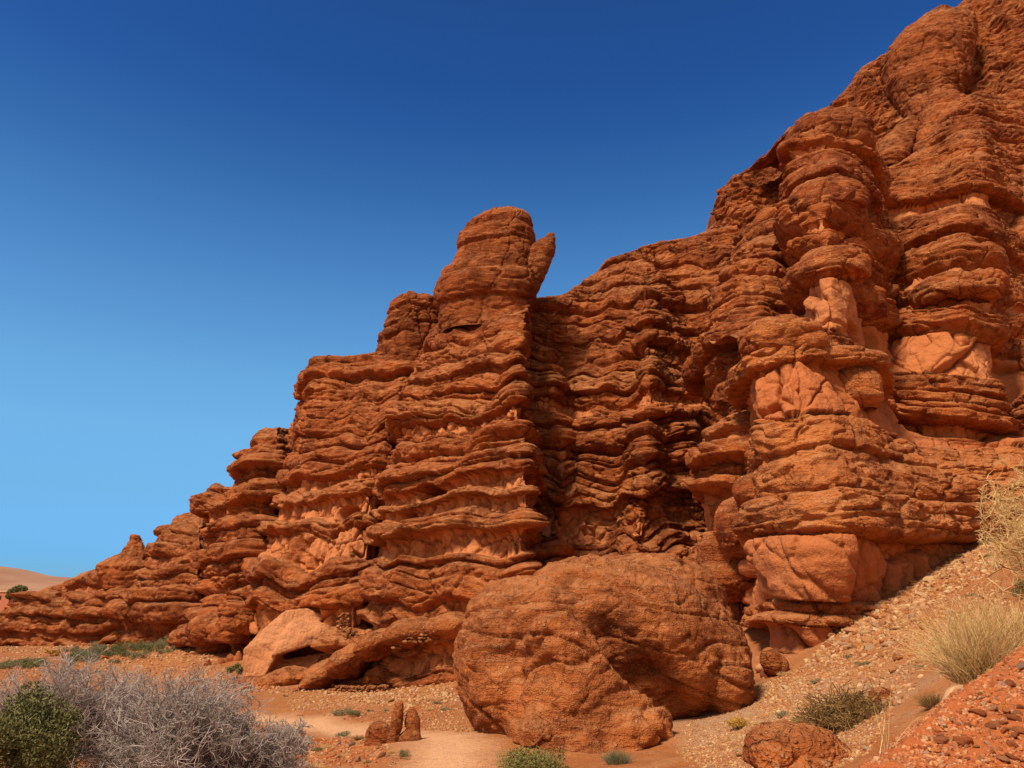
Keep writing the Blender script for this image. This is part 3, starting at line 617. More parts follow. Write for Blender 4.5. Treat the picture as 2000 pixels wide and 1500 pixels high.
K = [[(1325,760,44),(1330,600,45),(1335,490,47)],[(1395,760,41),(1398,600,42),(1400,500,43),(1398,443,45)],[(1412,760,38.5),(1412,600,41),(1412,500,42.5),(1408,415,44),(1416,362,47)],[(1440,760,37.5),(1450,600,39),(1455,430,42),(1440,343,47)],[(1500,760,36.5),(1500,600,38),(1510,420,42),(1492,314,48)],
     [(1560,760,36),(1560,600,37.5),(1570,400,42),(1555,243,49)],[(1620,800,35),(1620,600,37),(1630,400,41),(1610,224,49)],[(1640,800,34.5),(1640,600,36.5),(1652,380,41),(1634,194,50)],[(1665,800,34),(1665,600,36),(1675,350,41.5),(1655,168,50)],[(1725,800,33),(1725,600,35),(1730,300,42),(1700,122,51)],
     [(1762,830,32.5),(1765,600,35),(1770,280,42.5),(1758,84,52)],[(1800,850,32),(1805,550,35),(1810,250,43),(1795,44,53)],[(1860,850,31),(1860,550,34),(1870,250,42),(1855,30,53)],[(1920,850,30),(1920,550,33),(1930,250,41),(1895,-2,52)],[(2000,850,29),(2000,550,32),(2010,250,39),(1990,-60,50)],[(2130,850,28),(2130,550,31),(2150,250,38),(2150,-150,50)],[(2400,850,28),(2400,550,31),(2420,250,38),(2400,-220,50)]]
k1 = curtain('rock_face', K, [], 6, M_ROCK, seed=53, step=0.062, back=16, backslope=-0.3, amp=.55, rough=1.9, modw=.15, lam=.6, ribs=1.5, dip=(.25, 0))
k2 = ring('rock_knob', [(260,1800,1850,42.8),(205,1770,1870,43.6),(180,1755,1882,43.9),(150,1742,1890,44.6),(115,1738,1893,45.2),(85,1748,1893,46),(62,1762,1890,46.8),(46,1785,1880,47.6)], M_TOP, ratio=0.9, seed=57, step=0.06, amp=.12, lam=.25, ribs=.5)
k3 = ring('rock_lobe', [(345,1815,1885,38),(330,1800,1900,38.3),(280,1795,1905,39.6),(230,1803,1892,41),(190,1815,1866,42),(168,1826,1850,42.6)], M_ROCK, ratio=.8, seed=71, step=.055, amp=.35, ribs=.5, spec=[(330,.4,0),(285,.6,0),(240,.4,0),(205,.6,0)])
k4 = ring('rock_lobe', [(470,1890,1970,33),(455,1875,1982,33.3),(400,1868,1982,34.6),(340,1862,1968,36.6),(300,1875,1940,38.2),(284,1890,1920,38.8)], M_ROCK, ratio=.8, seed=72, step=.05, amp=.35, ribs=.5, spec=[(455,.6,0),(400,.5,0),(350,.6,0),(310,.4,0)])
k5 = ring('rock_lobe', [(330,1705,1760,40),(310,1700,1775,40.3),(270,1725,1790,41.4),(240,1760,1800,42.4)], M_TOP, ratio=.8, seed=73, step=.055, amp=.3, ribs=.5)
k6 = ring('rock_lobe', [(520,1985,2060,31),(480,1970,2080,31.6),(420,1975,2090,33.5),(360,1985,2080,35.5),(330,2000,2050,36.5)], M_TOP, ratio=.8, seed=74, step=.055, amp=.4, ribs=.6)
mass('upper_rock_slope', 'high steep rock slope with a dark bulbous knob near its crest', k1, k2, k3, k4, k5, k6)

I = [[(1500,900,27),(1520,800,27),(1555,650,28.5),(1560,560,29),(1550,480,29.5),(1545,400,30.5),(1545,330,32),(1535,280,34),(1560,250,36)],[(1545,900,24),(1555,760,23.6),(1568,640,23.8),(1564,560,24.1),(1560,490,24.8),(1548,400,26.6),(1556,330,28.6),(1538,285,31),(1566,246,35)],[(1620,900,22.5),(1625,760,21.8),(1620,640,22.6),(1620,560,22.9),(1618,490,23.5),(1612,390,25.3),(1618,330,27.2),(1612,280,29.4),(1614,230,34)],[(1680,900,23.8),(1690,760,23.5),(1682,640,24.1),(1676,560,24.8),(1682,490,26.0),(1680,390,28.0),(1700,330,29.8),(1690,280,31.8),(1680,240,35.8)],[(1735,900,25.3),(1740,800,25.2),(1735,700,26.6),(1740,610,28.1),(1742,540,29.8),(1735,450,31.8),(1740,380,34.3),(1735,330,37.3)],[(1800,900,24.8),(1800,820,24.6),(1800,700,25.7),(1795,620,26.5),(1795,550,28.2),(1800,460,30.4),(1815,400,32.2),(1825,340,34.7),(1810,290,38.2)],[(1880,900,24.3),(1880,820,24.1),(1880,690,25.0),(1878,600,25.4),(1872,520,26.9),(1872,450,28.8),(1885,390,30.8),(1880,320,33.5),(1860,215,38.5)],[(1930,900,24.5),(1935,810,24.4),(1945,680,25.4),(1940,600,25.9),(1925,520,27.5),(1915,440,29.5),(1925,380,31.5),(1925,280,34.5),(1895,185,39.5)],[(1960,900,26.5),(1965,800,26.5),(1965,680,27.5),(1960,600,28.5),(1950,520,29.5),(1950,440,31.5),(1960,370,33.5),(1950,270,36.5),(1920,180,40.5)],[(2010,900,25.0),(2010,790,25.0),(2015,690,27.0),(2010,600,29.0),(2010,500,31.5),(2010,400,34.0),(2005,270,37.5),(1960,190,41.5)],[(2200,900,24.5),(2200,780,24.5),(2200,690,26.5),(2200,600,29.0),(2200,500,31.5),(2200,400,33.5),(2200,270,36.5),(2200,190,40.5)]]
ib = [(900,.3,0),(830,.25,0),(800,.6,0),(770,.1,1),(745,.9,0),(712,.35,0),(696,.55,0),(676,.3,0),(660,.5,0),(642,.22,1),(548,.9,0),(500,.05,1),(478,.75,0),(445,.0,1),(420,.95,0),(372,.35,0),(352,.8,0),(302,-.1,1),(282,.9,0)]
mass('twin_mushroom_pillars', 'two stacked rock pillars with mushroom caps above smooth pale blocks, joined by a sagging saddle',
     curtain('rock_face', I, ib, 2, M_ROCK, seed=61, step=0.042, back=10, backslope=0.3, pil=0.8, block=True, dip=(-0.17, 0), amp=.75, keep=1, ribs=.35, drape=.3),
     ring('cap_rock', [(318,1590,1655,32.2),(303,1552,1686,32),(275,1538,1697,32.2),(250,1545,1690,32.8),(234,1572,1668,33.3),(225,1600,1645,33.6)], M_TOP, ratio=.85, seed=81, step=.045, amp=.2, ribs=.3),
     ring('cap_rock', [(432,1575,1655,26.2),(418,1552,1684,26.0),(392,1543,1692,26.3),(374,1556,1680,26.8),(364,1585,1655,27.1)], M_ROCK, ratio=.85, step=.036, amp=.2, lam=.8, ribs=.25, power=2.1, seed=82),
     ring('cap_rock', [(556,1585,1668,23.9),(541,1566,1690,23.7),(516,1560,1694,23.9),(500,1575,1680,24.2),(493,1600,1655,24.4)], M_ROCK, ratio=.85, step=.036, amp=.2, lam=.8, ribs=.25, power=2.1, seed=83),
     ring('cap_rock', [(600,1815,1925,26.5),(585,1795,1950,26.3),(562,1790,1958,26.5),(548,1810,1940,26.8),(541,1840,1910,27.1)], M_ROCK, ratio=.85, step=.036, amp=.2, lam=.8, ribs=.25, power=2.1, seed=84))

J = [[(1470,1300,24),(1450,1200,24.5),(1480,1100,24.5),(1478,1000,24.5),(1472,900,24.6),(1470,800,25),(1462,700,25.5),(1450,662,26)],[(1500,1295,19.2),(1492,1180,19.3),(1487,1060,19.2),(1484,960,19.4),(1479,860,19.8),(1474,780,20.1),(1466,700,20.6),(1452,670,20.8),(1468,642,21.8)],
     [(1560,1288,18),(1558,1180,18),(1556,1060,17.9),(1555,960,18.1),(1552,860,18.7),(1548,790,19.3),(1535,700,19.9),(1525,655,20.1),(1535,632,21.2)],[(1635,1240,17.8),(1640,1180,17.6),(1640,1050,17.3),(1635,950,17.6),(1625,860,18.4),(1620,800,19.2),(1608,720,20.2),(1590,672,20.6),(1592,644,21.8)],
     [(1718,1182,18.3),(1720,1050,18),(1705,950,18.3),(1690,860,19.3),(1690,815,20),(1690,770,20.6),(1680,730,21.1),(1665,695,22.6)],[(1790,1142,19.2),(1790,1050,19),(1782,960,19.2),(1765,900,20),(1745,850,21),(1738,820,21.6),(1725,790,22.2),(1715,760,23.4)],
     [(1860,1102,20),(1855,1030,19.8),(1850,970,20),(1845,925,20.5),(1825,885,21.5),(1805,862,22.3),(1795,845,23.2)],[(1950,1070,21),(1945,1000,20.8),(1950,960,21),(1950,930,21.5),(1950,905,22),(1945,880,22.8),(1940,860,23.8)],[(2100,1040,22),(2100,980,22),(2110,930,22.5),(2120,880,23.5),(2120,850,24.5)],[(2350,1000,23),(2350,930,23.5),(2350,880,24),(2350,830,25)]]
jb = [(1290,.05,1),(1232,.5,0),(1205,.3,0),(1180,.35,1),(1045,.7,0),(955,.35,0),(870,.30,0),(800,.25,1),(702,1.1,0)]
jm = mass('capped_front_buttress', 'bright orange front buttress with a flat overhanging cap rock behind the huge boulder',
     curtain('rock_face', J, jb, 2, M_FRONT, seed=67, step=0.034, back=7, backslope=0.30, crest=0.1, pil=0.75, block=True, amp=.6, keep=1, ribs=.25, drape=.25, lam=.55),
     ring('cap_rock', [(712,1478,1585,21.3),(697,1452,1606,21.0),(668,1443,1608,20.9),(645,1450,1592,21.1),(632,1475,1565,21.4)], M_FRONT, ratio=.9, step=.03, amp=.25, ribs=.2, power=2.1, seed=85),
     ring('cap_rock', [(800,1668,1712,21.3),(780,1640,1722,21.1),(745,1625,1718,21.2),(715,1615,1690,21.6),(695,1610,1660,21.9)], M_FRONT, ratio=.9, step=.03, amp=.25, ribs=.2, power=2.1, seed=86))

# diagonal slab of conglomerate leaning against the ridge foot
# ------------------------------------------------------------------ boulder
def remesh_join(parts, voxel, smooth=4):
    """weld several closed shapes into one skin"""
    Vs, Fs, n = [], [], 0
    for V, f in parts:
        Vs.append(V.reshape(-1, 3)); Fs.append(f+n); n += len(Vs[-1])
    Q = np.concatenate(Fs); T = np.concatenate([Q[:, :3], Q[:, [0, 2, 3]]]); T = T[(T[:, 0] != T[:, 1]) & (T[:, 1] != T[:, 2]) & (T[:, 0] != T[:, 2])]
    me = mesh_np('tmp', np.concatenate(Vs), T); o = bpy.data.objects.new('tmp', me); COL.objects.link(o)
    r = o.modifiers.new('r', 'REMESH'); r.mode = 'VOXEL'; r.voxel_size = voxel
    s = o.modifiers.new('s', 'SMOOTH'); s.iterations = smooth; s.factor = 0.7
    dg = bpy.context.evaluated_depsgraph_get(); ev = bpy.data.meshes.new_from_object(o.evaluated_get(dg))
    V = np.zeros(len(ev.vertices)*3, np.float32); ev.vertices.foreach_get('co', V)
    nn = np.zeros(len(ev.vertices)*3, np.float32); ev.vertices.foreach_get('normal', nn)
    q = np.array([list(p.vertices) for p in ev.polygons if len(p.vertices) == 4], np.int32)
    bpy.data.objects.remove(o); bpy.data.meshes.remove(me); bpy.data.meshes.remove(ev)
    return V.reshape(-1, 3).astype(float), nn.reshape(-1, 3).astype(float), q
def ellipsoid(c, r, rot=0.0, tilt=0.0, nu=48, nv=28):
    th = np.linspace(0, 2*math.pi, nu, endpoint=False)[:, None]; ph = np.linspace(-math.pi/2+0.02, math.pi/2-0.02, nv)[None]
    V = np.stack([np.cos(th)*np.cos(ph)*r[0], np.sin(th)*np.cos(ph)*r[1], np.sin(ph)*r[2]+0*th], -1)
    ct, st = math.cos(tilt), math.sin(tilt); V = np.stack([V[..., 0]*ct-V[..., 2]*st, V[..., 1], V[..., 0]*st+V[..., 2]*ct], -1)
    ct, st = math.cos(rot), math.sin(rot); V = np.stack([V[..., 0]*ct-V[..., 1]*st, V[..., 0]*st+V[..., 1]*ct, V[..., 2]], -1)
    V = V+np.array(c)
    i = np.arange(nu)[:, None]; j = np.arange(nv-1)[None]
    f = grid_faces(nu, nv, True)
    capb = [[(k)*nv, ((k+1) % nu)*nv, 0, 0] for k in range(0)]
    # close the poles with two fans of quads
    lo = np.array([[(2*k % nu)*nv, ((2*k+1) % nu)*nv, ((2*k+2) % nu)*nv, 0] for k in range(1, nu//2-1)]); hi = lo+nv-1; hi[:, 3] = nv-1
    return V, np.concatenate([f, lo[:, ::-1], hi])
def prism(poly, thick, push=(0, 1, 0)):
    """a slab of rock: outline given as photo points with distances, and a thickness into the rock"""
    P = np.array([at(*p) for p in poly]); c = P.mean(0); T = thick*np.array(push, float); n = len(P)
    Q = np.concatenate([P, P+T, [c-T*0.12], [c+T]]); f = []
    for i in range(n):
        j = (i+1) % n; f += [[i, j, n+j, n+i], [j, i, 2*n, 2*n], [n+i, n+j, 2*n+1, 2*n+1]]
    return Q, np.array(f)
def weather(V, n, s=1.0, seed=0.0, a=1.0):
    x, y, z = (V/s).T
    d = 0.14*fbm(x*0.5+seed, y*0.5, z*0.5, 2)+0.07*fbm(x*1.3, y*1.3+seed, z*1.6, 3)
    g = noise(x*0.5+seed, y*0.5, z*1.5+x*0.25); g2 = noise(x*1.1+seed, y*1.1+4, z*2.4)
    d = d-0.07*np.exp(-(g/0.025)**2)-0.03*np.exp(-(g2/0.05)**2)
    d = d+0.035*fbm(x*5, y*5, z*6+seed, 3)
    f1, f2, cid = voro(x*5.5+seed, y*5.5, z*5.5); d = d+np.where(hsh(cid, 9) > 0.72, 0.030*np.clip(1-f1*2.3, 0, 1), 0)
    f1, f2, cid = voro(x*2.2, y*2.2+seed, z*3.0); d = d+0.03*(hsh(cid, 4)-0.5)-0.02*np.exp(-((f2-f1)/0.03)**2)
    f1, f2, cid = voro(x*0.8+z*.3, y*0.8+seed, z*0.9); d = d+0.05*(hsh(cid, 4)-0.5)-0.03*np.exp(-((f2-f1)/0.02)**2)
    return V+n*(d*s*a)[:, None]
def build_boulder():
    def e(px, py, Y, rx, ry, rz, rot=0, tilt=0): return ellipsoid(at(px, py, Y), (rx, ry, rz), rot, tilt)
    parts = [e(1190,1235,15.4,2.15,2.0,1.45), e(1040,1290,14.8,1.42,1.5,1.55), e(1290,1270,15.4,1.50,1.7,1.32), e(1250,1180,15.9,1.6,1.7,1.03), e(1000,1230,15.4,.98,1.3,.95),
             e(990,1350,14.2,.70,1.0,.85), e(1010,1430,13.6,.30,.5,.45), e(1400,1310,15.0,.58,1.2,.88),
             # the lobe that leans out towards the path, and its arm to the right
             prism([(1048,1218,12.75),(1102,1203,12.75),(1148,1236,12.75),(1178,1305,12.65),(1245,1362,12.8),(1300,1398,12.9),(1320,1440,12.9),(1270,1478,12.4),(1180,1500,11.9),(1060,1500,11.9),(990,1490,12.3),(982,1420,12.7),(1008,1340,13.0),(1012,1260,13.2)], 1.6),
             e(1100,1400,12.9,.55,.62,.60), e(1060,1440,12.6,.55,.6,.40), e(1215,1430,12.9,.62,.6,.38)]
    V, n, q = remesh_join(parts, 0.036, 16)
    for px, py, Y, r_, a_ in [(1222,1268,13.8,.45,.60),(1185,1228,13.5,.30,.35),(1265,1325,13.7,.35,.42),(1320,1385,13.9,.30,.40),(1034,1235,13.3,.17,.25),(1020,1280,13.2,.17,.28),(1010,1330,13.1,.17,.28),(998,1385,12.9,.17,.28),(984,1440,12.7,.17,.28),(1140,1345,12.5,.35,-.12),(1055,1345,12.3,.28,.14),(1000,1290,13.4,.30,.18),(950,1300,14,.4,-.1),(1330,1290,13.7,.9,-.18),(1100,1440,12.1,.4,.14)]:
        c = np.array(at(px, py, Y)); qq = ((V-c)**2).sum(1)/r_**2; V = V-n*(a_*np.exp(-qq))[:, None]
    V = weather(V, n, 1.0, 2.0, 1.15)
    V[:, 2] = np.maximum(V[:, 2], -2.9)
    o = place('boulder', V, q, M_BOULDER)
    tag(o, 'huge rounded orange boulder with a lobe like a paw beside the footpath', 'boulder')
build_boulder()

# ------------------------------------------------------------------ fallen slabs and ruins at the cliff foot
def blob(name, parts, mat, voxel, seed, a=1.0, s=1.0, it=8, parent=None):
    V, n, q = remesh_join(parts, voxel, it); V = weather(V, n, s, seed, a)
    return place(name, V, q, mat, parent, attrs={'tone': 0.5+0.5*fbm(V[:, 0]*.8, V[:, 1]*.8, V[:, 2]*2.5+seed, 2)})
def E_(px, py, Y, rx, ry, rz, rot=0, tilt=0): return ellipsoid(at(px, py, Y), (rx, ry, rz), rot, tilt)
def bar(pts, ry=None):
    """a bar of rock following photo points"""
    out = []
    for i in range(len(pts)-1):
        (a, b) = pts[i], pts[i+1]
        pa, pb = np.array(at(*a[:3])), np.array(at(*b[:3])); d = pb-pa; ln = np.linalg.norm(d)
        out.append(ellipsoid((pa+pb)/2, (ln*0.62, ry or a[3]*1.2, (a[3]+b[3])/2), math.atan2(d[1], d[0]) if abs(d[0]) > 1e-6 else 0, math.atan2(d[2], math.hypot(d[0], d[1]))))
    return out
s1 = blob('fallen_rock_bar', bar([(598,1347,29.4,.30),(660,1310,29.2,.50),(712,1274,29.0,.55),(770,1246,28.7,.50),(850,1228,28.1,.50),(930,1220,27.7,.5)], ry=1.5), M_FRONT, .06, 4.0, .9)
tag(s1, 'slanting bar of orange rock at the foot of the towered buttress', 'rock bar')
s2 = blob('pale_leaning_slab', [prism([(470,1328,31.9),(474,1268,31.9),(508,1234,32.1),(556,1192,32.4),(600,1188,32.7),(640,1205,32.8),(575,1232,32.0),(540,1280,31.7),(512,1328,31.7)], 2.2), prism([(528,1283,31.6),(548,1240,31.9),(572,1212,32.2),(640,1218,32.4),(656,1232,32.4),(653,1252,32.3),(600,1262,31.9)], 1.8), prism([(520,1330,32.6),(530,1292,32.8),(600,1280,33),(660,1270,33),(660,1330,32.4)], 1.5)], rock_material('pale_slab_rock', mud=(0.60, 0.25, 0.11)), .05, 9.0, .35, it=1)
for v in [s2.data.attributes.new('mud', 'FLOAT', 'POINT')]: v.data.foreach_set('value', np.ones(len(s2.data.vertices), np.float32))
tag(s2, 'pale smooth slab leaning over a dark hollow at the cliff foot', 'rock slab')
s3 = blob('fallen_rock_ridge', bar([(1325,1130,24.5,.35),(1385,1100,24,.6),(1440,1062,23,.9),(1492,1000,21.8,.95),(1510,930,21.4,.6)])+[E_(1430,1130,23.5,1.3,1.0,.65)], M_ROCK, .06, 6.0, 1.1)
tag(s3, 'slanting dark conglomerate ridge between the huge boulder and the front buttress', 'rock ridge')
s4 = blob('cliff_foot_ledge', bar([(455,1345,31.5,.28),(520,1335,31,.42),(600,1322,30.6,.45),(680,1300,30.4,.4)], ry=1.2), M_FRONT, .06, 3.0, .8)
tag(s4, 'low smooth orange ledge below the pale leaning slab', 'rock ledge')
s5 = blob('overhang_prow', [E_(430,1225,39.0,1.5,1.6,.85,0,.15), E_(470,1215,37.6,1.2,1.2,.7,0,.2), E_(425,1262,39.5,.9,1.2,.6,0,.3)], M_ROCK, .07, 8.0, 1.2)
tag(s5, 'overhanging prow of dark banded rock above the low orange spires', 'rock overhang')
def spires(name, label, spec, mat, seed):
    p = []
    for (px, py0, py1, Y, w_) in spec:
        a, b = np.array(at(px, py0, Y)), np.array(at(px, py1, Y)); p.append(ellipsoid((a+b)/2, (w_, w_*1.1, np.linalg.norm(b-a)/2), 0, 0.1))
    o = blob(name, p, mat, .035, seed, .45, .6, 4); tag(o, label, 'rock spires'); return o
spires('rock_spires', 'cluster of narrow orange rock spires under the overhanging prow', [(405,1340,1288,36,.22),(420,1345,1294,36,.2),(432,1340,1285,36.3,.24),(450,1335,1276,36.6,.28),(466,1330,1270,36.6,.22)], M_ROCK, 3)

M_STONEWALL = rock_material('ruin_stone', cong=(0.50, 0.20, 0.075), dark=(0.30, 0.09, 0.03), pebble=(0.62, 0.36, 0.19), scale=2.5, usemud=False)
def icov(sub=1):
    bm = bmesh.new(); bmesh.ops.create_icosphere(bm, subdivisions=sub, radius=1); bm.verts.ensure_lookup_table()
    V = np.array([v.co[:] for v in bm.verts]); Fc_ = np.array([[v.index for v in f.verts] for f in bm.faces]); bm.free(); return V, Fc_
ICO1, ICO2, ICO3 = icov(1), icov(2), icov(3)
rs = np.random.RandomState(5)
def stone_shape(sub, seed, boxy=0.5):
    V, f = (ICO1, ICO2, ICO3)[sub-1]; V = V.copy()
    V = np.sign(V)*np.abs(V)**(1-0.35*boxy); V /= np.abs(V).max()
    r = np.random.RandomState(seed)
    for _ in range(5):                                   # knock flats off it
        n = r.normal(size=3); n /= np.linalg.norm(n); h = r.uniform(0.55, 0.85); d = V@n; m = d > h
        V[m] -= np.outer((d[m]-h)*0.9, n)
    V *= 1+0.16*fbm(V[:, :1]*1.2+seed, V[:, 1:2]*1.2, V[:, 2:]*1.2, 2)
    return V*np.array([1, r.uniform(.65, .95), r.uniform(.45, .75)]), f
def scatter_mesh(pos, size, shapes, tone=None, seed=0, flat=1.0):
    """many small stones as one mesh"""
    r = np.random.RandomState(seed); Vs, Fs, T, n = [], [], [], 0
    for k in range(len(pos)):
        V, f = shapes[r.randint(len(shapes))]; a = r.uniform(0, 6.28); c, s_ = math.cos(a), math.sin(a); tl = r.normal(0, .25)
        W = V*size[k]*np.array([1, 1, flat]); W = W@np.array([[c, s_, 0], [-s_, c, 0], [0, 0, 1]]); W[:, 2] += W[:, 0]*tl
        Vs.append(W+pos[k]); Fs.append(f+n); n += len(V); T.append(np.full(len(V), tone[k] if tone is not None else r.rand()))
    return np.concatenate(Vs), np.concatenate(Fs), np.concatenate(T)
# two bits of old dry-stone walling tucked into the ledges
def ruin(name, label, px0, px1, py0, py1, Y, cur=0.0, cs=0.13, taper=0.0):
    a = np.array(at(px0, py1, Y)); b = np.array(at(px1, py1, Y)); top = at((px0+px1)/2, py0, Y)[2]; z0 = a[2]-0.15
    pos, siz = [], []; rows = max(2, int((top-z0)/(cs*1.1)))
    for j in range(rows):
        fr = j/rows; q0, q1 = taper*fr*0.5, 1-taper*fr
        L_ = (b[0]-a[0])*(q1-q0); nn = max(2, int(L_/(cs*1.7)))
        for i in range(nn):
            for dpt in (0, 1):
                u = q0+(i+0.5*(j % 2)+rs.uniform(-.15, .15))/nn*(q1-q0)
                pos.append((a[0]+(b[0]-a[0])*u, Y+cur*math.sin(u*3.1)+dpt*cs*1.6+rs.uniform(-.03, .03), z0+j*cs*1.1)); siz.append(cs*rs.uniform(.85, 1.25))
    V, f, T = scatter_mesh(np.array(pos), siz, [stone_shape(2, 300+i, 1.75) for i in range(6)], seed=4, flat=.8)
    o = place(name, V, f, M_STONEWALL, smooth=False); tag(o, label, 'ruined wall'); return o
ruin('ruined_wall', 'tall tapering stub of ruined stone wall right of the pale slab', 650, 692, 1192, 1278, 30.0, .2, .085, .40)
ruin('ruined_wall', 'small rounded stub of ruined stone wall below the tapering one', 672, 700, 1228, 1270, 29.5, .2, .08, .3)
ruin('ruined_wall', 'thin upright pillar of stacked stones beside the dark hollow', 770, 786, 1226, 1256, 27.3, .1, .10, .0)
ruin('ruined_wall', 'long low course of stones on the ledge under the towered buttress', 790, 905, 1228, 1244, 27.0, .2, .10, .0)
ruin('ruined_wall', 'row of pale stones along the ground below the leaning slab', 462, 545, 1330, 1338, 30.2, .2, .09, .0)
ruin('ruined_wall', 'row of pale stones at the end of the slanting rock bar', 655, 760, 1328, 1338, 28.0, -.3, .10, .0)

# ------------------------------------------------------------------ ground lookup for placing things
GX, GY = np.arange(-62, 30, 0.12), np.arange(0.5, 80, 0.12)
GZ, GB = ground_z(*np.meshgrid(GX, GY, indexing='ij'))
def gz_fast(x, y):
    fx = np.clip((np.asarray(x)-GX[0])/0.12, 0, len(GX)-2.001); fy = np.clip((np.asarray(y)-GY[0])/0.12, 0, len(GY)-2.001)
    i, j = fx.astype(int), fy.astype(int); a, b = fx-i, fy-j
    f = lambda T: T[i, j]*(1-a)*(1-b)+T[i+1, j]*a*(1-b)+T[i, j+1]*(1-a)*b+T[i+1, j+1]*a*b
    return f(GZ), f(GB)
def ground_at(px, py):
    Ys = np.geomspace(3.2, 78, 900); q = np.array([at(px, py, Y) for Y in Ys]); g = gz_fast(q[:, 0], q[:, 1])[0]
    k = np.nonzero(q[:, 2] < g)[0]; k = k[0] if len(k) else len(Ys)-1
    return np.array([q[k, 0], q[k, 1], float(g[k])])
def tri_sample(poly, n, r):
    """n random ground points inside a polygon given by photo corners"""
    P = np.array([ground_at(*p)[:2] for p in poly]); lo, hi = P.min(0), P.max(0); out = []
    while len(out) < n:
        q = lo+(hi-lo)*r.rand(4000, 2); ins = np.zeros(len(q), bool); j = len(P)-1
        for i in range(len(P)):
            c = ((P[i, 1] > q[:, 1]) != (P[j, 1] > q[:, 1])) & (q[:, 0] < (P[j, 0]-P[i, 0])*(q[:, 1]-P[i, 1])/(P[j, 1]-P[i, 1]+1e-9)+P[i, 0]); ins ^= c; j = i
        if not ins.any(): ins[:] = True
        out += list(q[ins])
    q = np.array(out[:n]); return np.c_[q, gz_fast(q[:, 0], q[:, 1])[0]]

# ------------------------------------------------------------------ stones
def stone_mat(name, cols, rnd='object'):
    m, t, b = newmat(name, 0.85); v = N(t, 'ShaderNodeTexCoord').outputs['Object']
    if rnd == 'object': f = N(t, 'ShaderNodeObjectInfo').outputs['Random']
    else: f = N(t, 'ShaderNodeAttribute', attribute_name='tone').outputs['Fac']
    rp = N(t, 'ShaderNodeValToRGB'); L(t, f, rp.inputs[0]); e = rp.color_ramp.elements
    for i, c in enumerate(cols):
        el = e[i] if i < 2 else e.new(i/(len(cols)-1))
        el.position = i/(len(cols)-1); el.color = (*c, 1)
    n1 = ntex(t, v, 9, 5, .65); col = mixc(t, ramp_(t, n1, .55, .35, 0, .5), rp.outputs[0], (0.24, 0.07, 0.02))
    bp = N(t, 'ShaderNodeBump'); bp.inputs['Distance'].default_value = .02; L(t, n1, bp.inputs['Height']); L(t, bp.outputs[0], b.inputs['Normal'])
    L(t, col, b.inputs['Base Color']); return m
PALE = [(0.40, 0.145, 0.045), (0.50, 0.25, 0.10), (0.57, 0.36, 0.18), (0.40, 0.15, 0.05), (0.62, 0.43, 0.24), (0.33, 0.11, 0.035), (0.45, 0.20, 0.075), (0.38, 0.24, 0.14)]
REDS = [(0.44, 0.125, 0.038), (0.54, 0.20, 0.07), (0.38, 0.095, 0.028), (0.62, 0.34, 0.17), (0.46, 0.14, 0.045), (0.30, 0.085, 0.03), (0.56, 0.25, 0.11), (0.26, 0.16, 0.12)]
MS_PALE, MS_RED = stone_mat('pale_stone', PALE), stone_mat('red_stone', REDS)
MG_PALE, MG_RED = stone_mat('pale_gravel', PALE, 'tone'), stone_mat('red_gravel', REDS, 'tone')
proto_st = []
for k in range(10):
    V, f = stone_shape(2 if k % 2 else 3, 40+k, 0.35 if k < 5 else 0.9)
    me = mesh_np('stone', V, f, k < 5); proto_st.append(me)
def stone_meshes(mat):
    out = []
    for me in proto_st: c = me.copy(); c.materials.append(mat); out.append(c)
    return out
SM_P, SM_R = stone_meshes(MS_PALE), stone_meshes(MS_RED)
def stones(n, poly, smin, smax, meshes, label, group, seed, sink=0.25, big=2.2):
    r = np.random.RandomState(seed); P = tri_sample(poly, n, r)
    for k in range(n):
        o = bpy.data.objects.new('stone', meshes[r.randint(len(meshes))]); COL.objects.link(o)
        s = smin+(smax-smin)*r.rand()**big
        o.location = (P[k, 0], P[k, 1], P[k, 2]+s*(0.45-sink)); o.rotation_euler = (r.normal(0, .25), r.normal(0, .25), r.uniform(0, 6.28)); o.scale = (s, s*r.uniform(.7, 1.1), s*r.uniform(.65, 1))
        tag(o, label, 'stone', group)
SCREE = [(1640,1215),(1740,1172),(1860,1092),(1935,1060),(1960,1105),(1850,1165),(1740,1250),(1600,1300),(1560,1310)]
SLOPE = [(1500,1330),(1650,1260),(1800,1190),(1950,1120),(2000,1200),(1850,1260),(1780,1360),(1720,1420),(1560,1400),(1480,1370)]
FRONT = [(1320,1470),(1450,1430),(1600,1410),(1740,1400),(1700,1470),(1640,1500),(1380,1505)]
HEAP = [(650,1340),(760,1332),(880,1330),(895,1370),(800,1385),(700,1375)]
LEFTG = [(580,1440),(700,1440),(760,1480),(720,1500),(560,1500)]
MOUND = [(160,1285),(380,1250),(470,1330),(420,1350),(200,1310)]
NEARB = [(1720,1500),(1800,1445),(1860,1400),(1930,1350),(2000,1300),(2000,1500)]
stones(80, SCREE, .05, .17, SM_P, 'rounded pale stone in the scree under the front buttress', 'stones in the scree under the front buttress', 1)
stones(45, SLOPE, .035, .13, SM_P, 'pale stone scattered on the open slope behind the brush pile', 'stones on the open slope', 2)
stones(40, FRONT, .025, .085, SM_P, 'small pale stone on the grey gravel in front of the huge boulder', 'stones in front of the boulder', 3)
stones(45, HEAP, .05, .16, SM_P, 'pale stone in the spill of rubble below the towered buttress', 'stones below the towered buttress', 4)
stones(30, LEFTG, .03, .10, SM_R, 'orange stone lying beside the footpath near the bare shrub', 'stones beside the footpath', 5)
stones(25, MOUND, .06, .16, SM_P, 'pale stone on the far green mound', 'stones on the far mound', 6)
stones(35, NEARB, .022, .06, SM_R, 'angular red stone on the near rubble bank', 'stones on the near rubble bank', 7)

